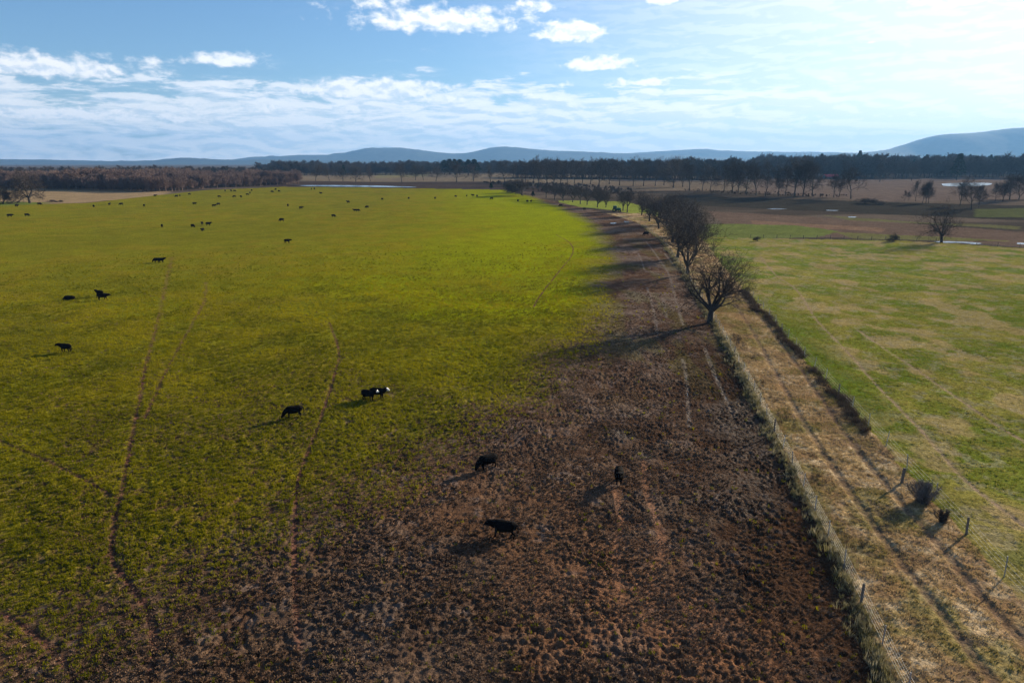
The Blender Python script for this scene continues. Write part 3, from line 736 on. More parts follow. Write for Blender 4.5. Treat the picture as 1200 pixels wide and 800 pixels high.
big_tree = tree_meshes('big', 3, 10.0, 5, ktrunk=8, fork=.17, limbs=9, spread=40, kids=(6, 6, 5, 4, 2), twig=.015, lean=(.10, 0), trunk_r=.36, up=.07)
fence_kinds = [tree_meshes('f%d' % i, 20 + i, 10.0, 5, fork=(.14, .2, .12, .25)[i], limbs=(8, 7, 7, 6)[i], spread=(40, 36, 34, 40)[i], kids=(6, 5, 5, 4, 2), twig=.021, up=.08, trunk_r=.26) for i in range(4)]
tall_kinds = [tree_meshes('t%d' % i, 40 + i, 10.0, 4, fork=(.09, .14, .06, .12, .06, .10, .08)[i], limbs=(14, 11, 15, 12, 16, 10, 13)[i], spread=(48, 38, 55, 42, 50, 34, 60)[i], kids=(5, 5, 5, 5), twig=.022, up=.10, trunk_r=(.2, .16, .24, .18, .2, .17, .22)[i], leader=(.8, .85, .62, .75, .7, .9, .55)[i], lean=((0, 0), (.12, 0), (0, .1), (-.1, .1), (0, 0), (-.14, 0), (.1, 0))[i]) for i in range(7)]
vase_tree = tree_meshes('vase', 61, 10.0, 5, fork=.16, limbs=8, spread=40, kids=(5, 5, 4, 4, 2), twig=.018, up=.05, multi=2, trunk_r=.4)
oak_tree = tree_meshes('oak', 66, 10.0, 5, fork=.16, limbs=7, spread=58, kids=(6, 6, 5, 4, 3), twig=.026, up=.02, trunk_r=.36, lean=(-.15, 0))
shrub_kinds = [tree_meshes('s%d' % i, 80 + i, 10.0, 4, fork=.05, limbs=9, spread=45, kids=(5, 6, 6, 5), twig=.05, up=.05, multi=3, trunk_r=.4) for i in range(2)]

def tree_at(kind, px, py, hpx, label, group=None, name='bare_tree', rz=None, sxy=1.0, cat='tree'):
    p, H = px_height(px, py, hpx)
    return place_tree(name, kind, p[0], p[1], random.uniform(0, 6.28) if rz is None else rz, H / 10.0, label, group, cat, sxy)

tree_at(big_tree, 832, 378, 98, 'largest bare tree, standing alone at the fence where the mud meets the track', 'trees along the fence', rz=0.0, sxy=.92)
row = [(806, 322, 72, 2, 1.0), (794, 303, 62, 0, 1.1), (815, 300, 52, 3, 1.0), (788, 284, 52, 1, 1.15), (772, 268, 42, 2, 1.0), (800, 276, 46, 0, 1.1), (781, 264, 42, 3, 1.1), (761, 259, 36, 1, 1.1), (812, 282, 44, 1, 1.0), (790, 262, 38, 2, 1.1),
       (752, 252, 32, 0, .9), (735, 249, 30, 3, .8), (730, 247, 29, 1, .8), (710, 243, 24, 2, .8), (700, 243, 26, 0, .9), (688, 240, 22, 1, .9), (680, 239, 25, 3, .9), (671, 237, 21, 2, 1), (660, 236, 24, 0, .9), (650, 234, 23, 1, 1), (640, 232, 21, 3, 1)]
row_labels = ['second bare tree of the fence row, just behind the largest tree', 'third bare tree of the fence row, dense and twiggy', 'bare tree on the track side of the fence row, behind the largest tree',
              'fourth bare tree of the fence row, in the thick of the clump', 'dark trunked bare tree at the left edge of the fence row clump', 'bare tree at the right edge of the fence row clump',
              'bare tree in the middle of the fence row clump', 'short bare tree at the far left corner of the fence row clump', 'bare tree on the right flank of the clump, beside the green field strip', 'bare tree at the back of the fence row clump']
row_labels += ['thin bare tree %s to the right of the green tractor' % w for w in ('third', 'second', 'first')]
row_labels += ['thin bare tree %s to the left of the green tractor along the fence' % ORD[i] for i in range(8)]
for (px, py, h, k, sx), lb in zip(row, row_labels): tree_at(fence_kinds[k], px, py, h, lb, 'trees along the fence', sxy=sx)
tree_at(vase_tree, 1105, 284, 54, 'lone bare tree with twin trunks and a vase crown beside the puddle on the right', rz=.3, sxy=.78)
tree_at(oak_tree, 35, 238, 44, 'gnarled lone bare oak at the left edge of the pasture', rz=0.2, sxy=.75)
tree_at(shrub_kinds[0], 4, 239, 26, 'twiggy bare tree at the far left edge beside the gnarled oak', sxy=.8)
tree_at(shrub_kinds[1], 612, 229, 24, 'dense round thicket tree where the fence row reaches the pasture corner', 'trees along the fence', sxy=1.3)
tree_at(shrub_kinds[0], 601, 226, 18, 'smaller dense thicket tree at the pasture corner, left of the round one', 'trees along the fence', sxy=1.2)
mid_left = [(370, 212, 20), (386, 212, 19), (402, 212.5, 17), (417, 213, 19), (434, 212.5, 19), (471, 214, 25), (487, 211, 19), (496, 211, 18), (511, 212.5, 20), (535, 213.5, 27), (555, 212, 21), (575, 213, 22), (591, 214, 27)]
for i, (px, py, h) in enumerate(mid_left):
    tree_at(tall_kinds[(i * 3) % 7], px, py, h, 'bare tree %s from the left in the far row beyond the pond' % ORD[i], 'trees in the row beyond the pond', sxy=1.15)
mid_c = [(604, 214, 26), (616, 214, 28), (625, 215, 31), (632, 218, 37), (641, 215, 31), (649, 217, 34), (657, 215, 29), (665, 216, 31), (673, 215, 30), (682, 217, 32), (692, 216, 33), (702, 217, 33), (714, 216, 31), (726, 217, 33), (742, 218, 36), (754, 218, 32), (768, 218, 35), (778, 217, 32), (789, 220, 38), (800, 219, 31)]
for i, (px, py, h) in enumerate(mid_c):
    tree_at(tall_kinds[(i * 2 + 1) % 7], px, py, h, 'tall bare tree %s from the left in the dark tree line behind the tractor' % ORD[i], 'trees in the dark line behind the tractor', sxy=.9)
mid_r = [(808, 223, 36), (823, 223, 32), (832, 224, 31), (848, 225, 33), (858, 226, 39), (865, 226, 37), (874, 227, 37), (886, 229, 40), (897, 230, 42), (912, 230, 36), (920, 229, 34), (931, 230, 47), (941, 230, 44), (952, 229, 36), (977, 231, 30), (983, 231, 29), (997, 233, 42)]
for i, (px, py, h) in enumerate(mid_r):
    tree_at(tall_kinds[(i * 5) % 7], px, py, h * 1.08, 'tall bare tree %s from the left in the row across the brown field' % ORD[i], 'trees in the row across the brown field', sxy=.85)
right = [(1060, 235, 13, 1, 'low bare sapling left of the four stem cluster on the right', .7), (1065, 235, 12, 0, 'slightly shorter bare sapling close to the four stem cluster on the right', .7),
         (1073, 236, 27, 1, 'leftmost stem tree of the bare four stem cluster', .7), (1081, 238, 27, 3, 'second stem tree of the bare four stem cluster', .7), (1085, 238, 28, 4, 'third stem tree of the bare four stem cluster', .7), (1088, 238, 28, 1, 'rightmost stem tree of the bare four stem cluster', .7),
         (1125, 241, 34, 0, 'tall bare tree behind the lone vase shaped tree on the right', .9), (1138, 246, 40, 3, 'tallest bare tree right of the lone vase shaped tree', .8), (1147, 243, 30, 4, 'thin bare tree right of the tallest one at the far right', .7),
         (1166, 236, 24, 1, 'small bare tree near the right edge, left of a pair', .9), (1175, 236, 27, 0, 'left tree of the bare pair near the right edge', 1), (1183, 234, 32, 2, 'right tree of the bare pair near the right edge', 1), (1194, 234, 32, 4, 'bare tree cut by the right edge of the picture', 1),
         (1031, 213, 22, 2, 'bare tree standing before the far woods right of the red roof', .9), (1068, 212, 22, 0, 'bare tree before the far woods above the four stem cluster', .9)]
for (px, py, h, k, lb, sx) in right: tree_at(tall_kinds[k], px, py, h, lb, 'bare trees on the right side fields', sxy=sx)

# evergreen trees
M_PINE = leaf_mat('pine_needles', (.012, .028, .014), (.022, .045, .018), .1)
def pine_mesh(seed):
    r = random.Random(seed); V, F = [], []
    for i in range(520):
        t = r.random() ** .8; zz = 2.2 + 7.8 * t; rad = (1 - t) ** .75 * 2.6 * r.uniform(.35, 1.05) + .1; a = r.uniform(0, 6.28)
        c = Vector((rad * math.cos(a), rad * math.sin(a), zz + r.uniform(-.3, .3))); s = r.uniform(.35, .75)
        d1 = Vector((r.gauss(0, 1), r.gauss(0, 1), r.gauss(0, .5))).normalized() * s; d2 = Vector((r.gauss(0, 1), r.gauss(0, 1), r.gauss(0, 1))).normalized() * s * .7
        k = len(V); V += [c - d1, c + d2, c + d1, c - d2]; F.append((k, k + 1, k + 2, k + 3))
    me = bpy.data.meshes.new('crown'); me.from_pydata([tuple(v) for v in V], [], F); me.update(); me.materials.append(M_PINE)
    Vt, Ft = tubes([((0, 0, -.2), (0, 0, 5), .2, .15), ((0, 0, 5), (0, 0, 9.5), .15, .04)], 6)
    return np_mesh('trunk', Vt, Ft, M_BARK), me
pines = [pine_mesh(1), pine_mesh(2)]
for i, (px, py, h, w) in enumerate([(521, 205, 16.5, 'leftmost'), (527, 205, 17.5, 'second from the left'), (533, 205, 17.5, 'third from the left'), (539, 205, 17, 'fourth from the left'), (549, 206, 18, 'fifth from the left'), (556, 206, 18, 'rightmost')]):
    tree_at(pines[i % 2], px, py, h, 'dark evergreen tree in the far grove, ' + w, 'dark evergreens in the far grove', 'pine_tree', sxy=1.9)
tree_at(pines[0], 403, 208, 14, 'small dark evergreen among the far bare trees left of the pale hay field', None, 'pine_tree')
tree_at(pines[1], 1121, 211, 29, 'tall dark evergreen rising above the far woods at the right', None, 'pine_tree', sxy=1.2)
tree_at(pines[0], 575.5, 222, 8, 'small dark cedar at the far edge of the pasture', None, 'cedar_tree', sxy=1.2)
tree_at(pines[1], 624.5, 231, 7, 'small dark cedar under the round thicket', None, 'cedar_tree', sxy=1.6)

# far woods that read as one mass
def wood_protos(mat, n, seed0, levels=4, twig=.06, kids=(5, 5, 5, 4)):
    o = []
    for i in range(n):
        t, c = gen_tree(seed0 + i, 10.0, levels, fork=.12, limbs=10, spread=42, kids=kids, twig=twig, up=.12, trunk_r=.2, leader=.75)
        V1, F1 = tubes(t, 4); V2, F2 = tubes(c, 3)
        me1 = np_mesh('wood_tree', np.vstack([V1, V2]), np.vstack([F1, np.hstack([F2 + len(V1)])]), mat, False)
        o.append(bpy.data.objects.new('wood_tree', me1))
    return o
ngBrown = scatter_group('brown_wood', wood_protos(M_TWIG_FAR, 4, 300))
ngGrey = scatter_group('grey_wood', wood_protos(M_TWIG, 4, 320, twig=.075))
ngPine = scatter_group('pine_wood', [bpy.data.objects.new('wood_pine', p[1]) for p in pines])
def wood(name, corners, n, h0, h1, ng, label, squash=1.0, sxy=1.0):
    """corners: pixel outline of the ground it stands on"""
    pp = PX(corners); lo, hi = pp.min(0), pp.max(0); xs_, ys_ = [], []
    while sum(map(len, xs_)) < n:
        x = rng.uniform(lo[0], hi[0], n * 2); y = rng.uniform(lo[1], hi[1], n * 2); k = in_poly(x, y, pp); xs_.append(x[k]); ys_.append(y[k])
    x = np.concatenate(xs_)[:n]; y = np.concatenate(ys_)[:n]
    h = rng.uniform(h0 * .8, h1, n) * (.62 + .76 * fbm(x, y, 70, 3, off=88))
    return scatter(name, x, y, h / 10.0, rng.random(n), ng, label, 'woods', tilt=.03)
wood('woodland', [(-450, 214.5), (0, 214), (120, 214.3), (250, 214), (352, 213), (350, 216), (300, 218.5), (230, 222), (190, 225), (100, 223), (0, 221), (-450, 221)], 3400, 11, 17, ngBrown, 'brown leafless wood behind the tan field on the left')
wood('far_woodland', [(-700, 205), (300, 204), (330, 207), (-700, 209)], 1300, 10, 15, ngGrey, 'low distant leafless woods below the hills on the left')
wood('far_woodland', [(300, 202), (560, 199.5), (700, 199), (900, 199.5), (900, 203), (560, 203.5), (330, 206)], 2600, 15, 24, ngGrey, 'distant leafless woods below the hills in the middle of the picture')
wood('far_woodland', [(880, 199), (1500, 198), (1500, 206), (1200, 208.5), (1040, 210), (880, 208)], 3600, 20, 34, ngGrey, 'dark distant woods below the mountain on the right')
wood('far_evergreens', [(880, 199), (1500, 198), (1500, 205), (1100, 206), (880, 205)], 420, 20, 34, ngPine, 'dark evergreen trees mixed into the distant woods on the right')
wood('far_woodland', [(600, 207), (700, 207.5), (860, 209), (860, 211.5), (700, 210), (600, 209)], 520, 17, 27, ngGrey, 'dark leafless woods behind the tall trees in the middle')
ngThick = scatter_group('thicket_kinds', wood_protos(M_TWIG, 3, 340, levels=3, twig=.16, kids=(6, 6, 6)))
wood('thicket', [(560, 214), (650, 216), (740, 222), (745, 231), (690, 231), (640, 227), (590, 219)], 420, 1.5, 4.0, ngThick, 'low purple brown thicket before the dark tree line in the middle')
wood('thicket', [(800, 222), (1000, 230), (1000, 232), (900, 231), (800, 225)], 200, .6, 2.0, ngThick, 'low dark undergrowth below the tall trees across the brown field')

# ------------------------------------------------------------------ water
def blob_pond(name, pxpts, lift=.25):
    pp = smooth_line(PX(pxpts + [pxpts[0]]), 5)[:-1]; zz = ground_z(pp[:, 0], pp[:, 1]) + lift
    c = pp.mean(0); V = [(p[0], p[1], z) for p, z in zip(pp, zz)] + [(c[0], c[1], float(ground_z(*c)[0]) + lift)]; n = len(pp)
    o = mesh_obj(name, V, [(i, (i + 1) % n, n) for i in range(n)], M_WATER); return tag(o, kind='structure')
blob_pond('pond', [(336, 217.7), (380, 217.2), (440, 217.8), (484, 219.3), (478, 219.9), (420, 219.3), (370, 218.6)])
blob_pond('pond', [(1103, 215.6), (1130, 214.4), (1160, 214.8), (1158, 217.4), (1130, 218.8), (1107, 218.2)])
for q in ([(1094, 283.2), (1110, 282.6), (1135, 283.4), (1150, 285.2), (1142, 286.2), (1125, 284.9), (1104, 284.4)], [(898, 244.6), (912, 244.3), (922, 245.0), (910, 245.5)], [(968, 246.2), (982, 246.3), (980, 247.2), (970, 247)], [(994, 254.0), (1003, 254.1), (1002, 255), (995, 254.9)],
          [(1192, 284.5), (1215, 285.5), (1210, 287), (1193, 286)], [(715, 261.2), (722, 261), (721, 262), (716, 262)], [(731, 259.3), (737, 259.5), (736, 260.8), (732, 260.6)]):
    blob_pond('puddle', q, .03)
for ln_ in ruts_mud:                                    # water standing in the wheel ruts
    pts = smooth_line(ln_[::4], 6); V, F = [], []
    tn = np.gradient(pts, axis=0); tn /= np.linalg.norm(tn, axis=1, keepdims=True) + 1e-9
    lev = float(np.percentile(ground_z(pts[:, 0], pts[:, 1]), 50))
    for i, (p, t) in enumerate(zip(pts, tn)):
        w = .15 * (.3 + 1.6 * random.random()) * min(1, i * .5 + .15, (len(pts) - 1 - i) * .5 + .15)
        zz = float(np.median(ground_z(p[0] + np.linspace(-.7, .7, 9), p[1] + np.linspace(-.7, .7, 9)))) - .055
        for s in (-1, 1): V.append((p[0] - t[1] * w * s, p[1] + t[0] * w * s, zz))
    zs = np.array([v[2] for v in V]); zs = np.convolve(np.pad(zs, 6, 'edge'), np.ones(13) / 13, 'valid')
    V = [(a, b, c) for (a, b, _), c in zip(V, zs)]
    i = 0
    while i < len(pts) - 2:                              # broken into single pools
        run = random.randint(1, 4); e_ = min(i + run, len(pts) - 1)
        vv = [list(v) for v in V[2 * i:2 * e_ + 2]]
        for a, b in ((0, 1), (-2, -1)):                  # pinch the ends
            m_ = [(vv[a][q] + vv[b][q]) / 2 for q in range(3)]
            for c in (a, b): vv[c] = [m_[q] + (vv[c][q] - m_[q]) * .15 for q in range(3)]
        tag(mesh_obj('puddle', vv, [(2 * q, 2 * q + 1, 2 * q + 3, 2 * q + 2) for q in range(e_ - i)], M_WATER), kind='structure')
        i = e_ + random.randint(2, 7)

# ------------------------------------------------------------------ fences
def box_vf(cx, cy, cz, sx, sy, sz):
    V = [(cx + a * sx / 2, cy + b * sy / 2, cz + c * sz / 2) for c in (-1, 1) for a, b in ((-1, -1), (1, -1), (1, 1), (-1, 1))]
    return V, [(0, 3, 2, 1), (4, 5, 6, 7), (0, 1, 5, 4), (1, 2, 6, 5), (2, 3, 7, 6), (3, 0, 4, 7)]
def t_post_mesh(h):
    bm = bmesh.new()
    for (sx, sy, ox) in ((.075, .016, 0), (.016, .07, 0)):
        V, F = box_vf(0, .03 * (sy > .02), h / 2 - .15, sx, sy, h + .3); vs = [bm.verts.new(v) for v in V]; [bm.faces.new([vs[i] for i in f]) for f in F]
    me = bpy.data.meshes.new('post'); bm.to_mesh(me); bm.free(); me.materials.append(M_STEEL); return me
def wood_post_mesh(h, r):
    bm = bmesh.new(); bmesh.ops.create_cone(bm, cap_ends=True, segments=9, radius1=r, radius2=r * .9, depth=h + .3, matrix=Matrix.Translation((0, 0, h / 2 - .15)))
    bmesh.ops.bevel(bm, geom=[e for e in bm.edges if all(v.co.z > h - .1 for v in e.verts)], offset=r * .2, segments=1, affect='EDGES')
    me = bpy.data.meshes.new('post'); bm.to_mesh(me); bm.free(); me.materials.append(M_WOOD); return me
ME_T = t_post_mesh(1.45); ME_T2 = t_post_mesh(1.6); ME_W = wood_post_mesh(1.45, .09)
def fence(xf, y0, y1, off, step, wood_every, label, nw=4, hmax=1.25, mesh_t=ME_T):
    e = empty('wire_fence', (xf(y0) + off, y0, float(ground_z(xf(y0) + off, y0)[0]))); tag(e, label, 'fence')
    y = y0; tops = []; i = 0
    while y < y1:
        x = float(xf(y)) + off; z = float(ground_z(x, y)[0])
        o = bpy.data.objects.new('post', ME_W if (wood_every and i % wood_every == wood_every // 2) else mesh_t); link(o, e)
        o.matrix_parent_inverse = e.matrix_world.inverted() if False else Matrix.Translation(-Vector(e.location))
        o.location = (x, y, z); o.rotation_euler = (random.gauss(0, .035), random.gauss(0, .035), random.uniform(-.3, .3))
        tops.append((x, y, z)); sl = (float(xf(y + 1)) - float(xf(y))); y += step * random.uniform(.93, 1.07) / math.hypot(1, sl); i += 1
    for k in range(nw):
        hgt = hmax * (k + 1) / nw; segs = []
        for a, b in zip(tops[:-1], tops[1:]):
            pa = Vector(a) + Vector((0, 0, hgt)); pb = Vector(b) + Vector((0, 0, hgt)); mid_ = (pa + pb) / 2 - Vector((0, 0, .03))
            segs += [(tuple(pa), tuple(mid_), .006, .006), (tuple(mid_), tuple(pb), .006, .006)]
        V, F = tubes(segs, 3); o = link(bpy.data.objects.new('wire', np_mesh('wire', V, F, M_STEEL)), e)
        o.matrix_parent_inverse = Matrix.Translation(-Vector(e.location))
    return e
fence(xL, 26.5, 300, .22, 4.3, 7, 'long wire fence with steel posts between the mud and the farm track', 5)
fence(xR, 30, 150, .25, 5.6, 6, 'wire fence right of the farm track with steel posts and a dark wooden post', 4, 1.35, ME_T2)
lg = lambda y: y
# the far fence across the meadow's end
e = empty('wire_fence', (float(lineG[1, 0]), float(lineG[1, 1]), gz(*lineG[1]))); tag(e, 'low dark wire fence along the far end of the meadow on the right', 'fence')
tops = []
for i in range(46):
    x = float(lineG[1, 0]) + i * 4.6; y = float(yG(x)) + .4; z = float(ground_z(x, y)[0]); tops.append((x, y, z))
    o = link(bpy.data.objects.new('post', ME_W), e); o.matrix_parent_inverse = Matrix.Translation(-Vector(e.location)); o.location = (x, y, z); o.rotation_euler = (random.gauss(0, .03), random.gauss(0, .03), 0)
for k in range(4):
    V, F = tubes([((a[0], a[1], a[2] + .3 * (k + 1)), (b[0], b[1], b[2] + .3 * (k + 1)), .008, .008) for a, b in zip(tops[:-1], tops[1:])], 3)
    o = link(bpy.data.objects.new('wire', np_mesh('wire', V, F, M_STEEL)), e); o.matrix_parent_inverse = Matrix.Translation(-Vector(e.location))

# ------------------------------------------------------------------ bushes
def bush_meshes(seed, mat, n=700, h=1.0):
    r = random.Random(seed); st, tw = [], []
    for _ in range(24):
        a = r.uniform(0, 6.28); p = Vector((.25 * math.cos(a) * r.random(), .25 * math.sin(a) * r.random(), -.1)); d = Vector((math.cos(a) * .5 * r.random(), math.sin(a) * .5 * r.random(), 1)).normalized()
        q = p
        for i in range(4):
            d = (d + Vector((r.gauss(0, .25), r.gauss(0, .25), .05))).normalized(); q2 = q + d * h * .27
            st.append((tuple(q), tuple(q2), .018 - .003 * i, .015 - .003 * i))
            for _k in range(n // 96):
                dd = (d + Vector((r.gauss(0, .7), r.gauss(0, .7), r.gauss(.1, .5)))).normalized(); s = q.lerp(q2, r.random())
                tw.append((tuple(s), tuple(s + dd * h * r.uniform(.12, .32)), .009, .004))
            q = q2
    V, F = tubes(st, 4); a = np_mesh('stem', V, F, M_BARK); V, F = tubes(tw, 3); b = np_mesh('twigs', V, F, mat, False); return a, b
M_GREYTWIG = simple_mat('grey_twigs', (.17, .145, .125), .9, var=.2)
bushA, bushB = bush_meshes(5, M_GREYTWIG, 2600), bush_meshes(6, M_TWIG, 2000)
def bush(px, py, H, W, kind, label):
    p = at(px, py); e = empty('bush', (p[0], p[1], float(ground_z(*p)[0])), random.uniform(0, 6)); e.scale = (W, W, H)
    for nm, me in zip(('stem', 'twigs'), kind): link(bpy.data.objects.new(nm, me), e)
    tag(e, label, 'bush')
bush(1079, 592, 1.7, 1.7, bushA, 'grey twiggy bush beside the dark fence post right of the track')
bush(1103, 617, 1.0, 1.0, bushB, 'small dark bush below the grey twiggy bush at the fence')
tree_at(shrub_kinds[0], 1047, 283, 11, 'small dark round bush at the far end of the meadow', None, 'bush', sxy=1.3, cat='bush')
tree_at(shrub_kinds[1], 1012, 239, 8, 'left half of the low dark hedge before the far tree row', None, 'bush', sxy=2.6, cat='bush')
tree_at(shrub_kinds[0], 1027, 239.5, 8, 'right half of the low dark hedge before the far tree row', None, 'bush', sxy=2.6, cat='bush')
tree_at(shrub_kinds[1], 888, 283, 7, 'small twiggy bush at the left end of the far meadow fence', None, 'bush', sxy=1.2, cat='bush')
tree_at(shrub_kinds[1], 60, 236.8, 3.2, 'left part of the dark brush pile on the tan field', None, 'brush_pile', sxy=3.2, cat='brush pile')
tree_at(shrub_kinds[0], 70, 236.8, 2.8, 'right part of the dark brush pile on the tan field', None, 'brush_pile', sxy=3.2, cat='brush pile')
o = mesh_obj('gate_post', *box_vf(0, 0, .6, .2, .2, 1.7), M_WOOD); p = at(1056, 570); o.location = (p[0], p[1], float(ground_z(*p)[0]))
bm = bmesh.new(); bm.from_mesh(o.data); bmesh.ops.bevel(bm, geom=bm.edges[:], offset=.03, segments=2, affect='EDGES'); bm.to_mesh(o.data); bm.free()
o.rotation_euler = (0, .05, .3); tag(o, 'thick dark wooden post between the brush and the grey bush', 'post')

# ------------------------------------------------------------------ cattle
def cow_mesh(pose, white_face=False):
    """one skinned body. x forward"""
    bm = bmesh.new(); P3 = {}
    pts = {'pelvis': (-.52, 0, 1.00, .44, .48), 'rump': (-.82, 0, 1.02, .42, .44), 'tailhead': (-.96, 0, 1.10, .30, .30), 'belly': (-.12, 0, .93, .48, .53), 'chest': (.30, 0, .93, .46, .54), 'shoulder': (.58, 0, 1.02, .38, .46)}
    if pose == 'graze':
        pts.update({'neck': (.86, 0, .88, .23, .28), 'poll': (1.12, 0, .56, .16, .17), 'face': (1.22, 0, .33, .13, .13), 'muzzle': (1.30, 0, .12, .11, .10)})
    elif pose == 'turn':
        pts.update({'neck': (.84, .13, 1.18, .23, .28), 'poll': (1.04, .38, 1.36, .16, .17), 'face': (1.12, .58, 1.24, .13, .13), 'muzzle': (1.17, .74, 1.12, .11, .10)})
    elif pose == 'walk':
        pts.update({'neck': (.90, 0, 1.08, .23, .29), 'poll': (1.22, 0, 1.16, .16, .17), 'face': (1.40, 0, 1.00, .13, .13), 'muzzle': (1.54, 0, .86, .11, .10)})
    else:
        pts.update({'neck': (.88, 0, 1.20, .23, .29), 'poll': (1.16, 0, 1.42, .16, .17), 'face': (1.37, 0, 1.30, .13, .13), 'muzzle': (1.55, 0, 1.17, .11, .10)})
    sw = .12 if pose == 'walk' else .03
    for s, nm in ((1, 'l'), (-1, 'r')):
        f = s * sw
        pts['fs' + nm] = (.46, .18 * s, .80, .15, .18); pts['fk' + nm] = (.47 + f, .18 * s, .44, .09, .095); pts['fc' + nm] = (.46 + f, .18 * s, .16, .07, .07); pts['fh' + nm] = (.49 + f * 1.3, .18 * s, .02, .075, .07)
        pts['hs' + nm] = (-.66, .18 * s, .86, .15, .21); pts['hk' + nm] = (-.60 - f, .20 * s, .62, .12, .14); pts['hh' + nm] = (-.80 - f, .19 * s, .42, .085, .09); pts['hc' + nm] = (-.76 - f, .19 * s, .16, .07, .07); pts['hf' + nm] = (-.72 - f * 1.2, .19 * s, .02, .075, .07)
        hd = Vector(pts['poll'][:3]); pts['ear' + nm] = (hd.x - .04, hd.y + .32 * s, hd.z + .04, .05, .07)
    pts.update({'t0': (-1.13, 0, 1.16, .05, .05), 't1': (-1.17, .02, .80, .035, .035), 't2': (-1.15, .03, .45, .055, .055)})
    edges = [('pelvis', 'rump'), ('rump', 'tailhead'), ('pelvis', 'belly'), ('belly', 'chest'), ('chest', 'shoulder'), ('shoulder', 'neck'), ('neck', 'poll'), ('poll', 'face'), ('face', 'muzzle'), ('tailhead', 't0'), ('t0', 't1'), ('t1', 't2')]
    for nm in 'lr':
        edges += [('chest', 'fs' + nm), ('fs' + nm, 'fk' + nm), ('fk' + nm, 'fc' + nm), ('fc' + nm, 'fh' + nm), ('pelvis', 'hs' + nm), ('hs' + nm, 'hk' + nm), ('hk' + nm, 'hh' + nm), ('hh' + nm, 'hc' + nm), ('hc' + nm, 'hf' + nm), ('poll', 'ear' + nm)]
    names = list(pts); me = bpy.data.meshes.new('cow_skeleton')
    me.from_pydata([pts[n][:3] for n in names], [(names.index(a), names.index(b)) for a, b in edges], []); me.update()
    o = link(bpy.data.objects.new('cow_skeleton', me)); sk = o.modifiers.new('skin', 'SKIN'); sk.use_smooth_shade = True
    for i, n in enumerate(names):
        v = me.skin_vertices[0].data[i]; v.radius = (pts[n][3], pts[n][4]); v.use_root = (n == 'pelvis')
    ss = o.modifiers.new('sub', 'SUBSURF'); ss.levels = 1; ss.render_levels = 1
    dg = bpy.context.evaluated_depsgraph_get(); m2 = bpy.data.meshes.new_from_object(o.evaluated_get(dg)); m2.name = 'cow'
    bpy.data.objects.remove(o); bpy.data.meshes.remove(me)
    m2.materials.clear(); m2.materials.append(M_BLACKCOAT); m2.materials.append(M_WHITECOAT); m2.shade_smooth()
    if white_face:
        f0, mz = Vector(pts['poll'][:3]), Vector(pts['muzzle'][:3]); ax = (mz - f0)
        for p in m2.polygons:
            t = (p.center - f0).dot(ax) / ax.length_squared
            if t > .05 and (p.center - f0 - ax * t).length < .19: p.material_index = 1
    return m2
COW = {k: cow_mesh(k) for k in ('stand', 'graze', 'walk', 'turn')}
COW_W = cow_mesh('turn', True); COW_W2 = cow_mesh('stand', True)
G_COW = 'black cattle spread over the pasture'
def cow(px, py, heading, pose, label, scale=1.0, mesh=None):
    p = at(px, py); me = mesh or COW[pose]
    o = link(bpy.data.objects.new('cow', me)); o.location = (p[0], p[1], float(ground_z(*p)[0]) - .01)
    if py > 330: o.location.z = float(np.median(ground_z(p[0] + np.linspace(-.8, .8, 7), np.full(7, p[1]))))
    o.rotation_euler = (0, 0, R(heading)); o.scale = (scale,) * 3
    return tag(o, label, 'cow', G_COW)
# heading: 0 faces right, 90 away, 180 left, 270 towards the camera
near_cows = [
    (590, 628, 166, 'walk', 'black cow standing broadside on the trampled ground, nearest to the camera', 1.0),
    (725, 566, 262, 'stand', 'black cow alone in the mud, seen end on', 1.0),
    (571, 549, 212, 'graze', 'black cow at the edge between grass and mud, above the broadside one', 1.0),
    (344, 489, 205, 'graze', 'lone black cow walking in the grass left of the white faced pair', 1.0),
    (77.5, 413, 165, 'turn', 'lone black cow near the left edge with a long shadow', 1.0),
    (117, 347, 160, 'stand', 'rear cow of the close black pair on the left with long shadows', .95),
    (121, 351, 20, 'walk', 'front cow of the close black pair on the left', 1.0),
    (184, 307.5, 185, 'graze', 'left cow of the black pair at the top of the long cattle path', 1.0),
    (189, 307.5, 5, 'stand', 'right cow of the black pair at the top of the long cattle path', 1.0),
    (337, 285, 30, 'walk', 'lone black cow in the middle of the pasture, right of the cattle path', 1.05),
    (226, 266.5, 330, 'graze', 'leftmost cow of the group of four in the left pasture', 1.05),
    (237, 263.5, 280, 'stand', 'upper middle cow of the group of four in the left pasture', 1.0),
    (244.5, 264.5, 0, 'stand', 'rightmost cow of the group of four in the left pasture', 1.1),
    (237.5, 271, 265, 'walk', 'lower middle cow of the group of four in the left pasture', 1.0),
    (190, 266.5, 300, 'stand', 'single black cow left of the group of four', 1.0),
    (330, 259.5, 170, 'graze', 'single black cow halfway between the group of four and the far herd', 1.1),
    (391, 254.5, 350, 'graze', 'single black cow below the far pair in mid pasture', 1.0),
    (416, 248, 175, 'stand', 'left cow of the far touching pair in mid pasture', 1.0),
    (419.5, 248, 10, 'graze', 'right cow of the far touching pair in mid pasture', 1.0),
    (757, 276, 195, 'graze', 'black cow in the tree shade at the edge of the mud, by the fence row', 1.1)]
for a in near_cows: cow(*a[:5], a[5])
cow(432, 469, 330, 'turn', 'black cow with a white face, left one of the pair', .95, COW_W)
cow(443.5, 467, 345, 'turn', 'black cow with a white face, right one of the pair', 1.0, COW_W2)
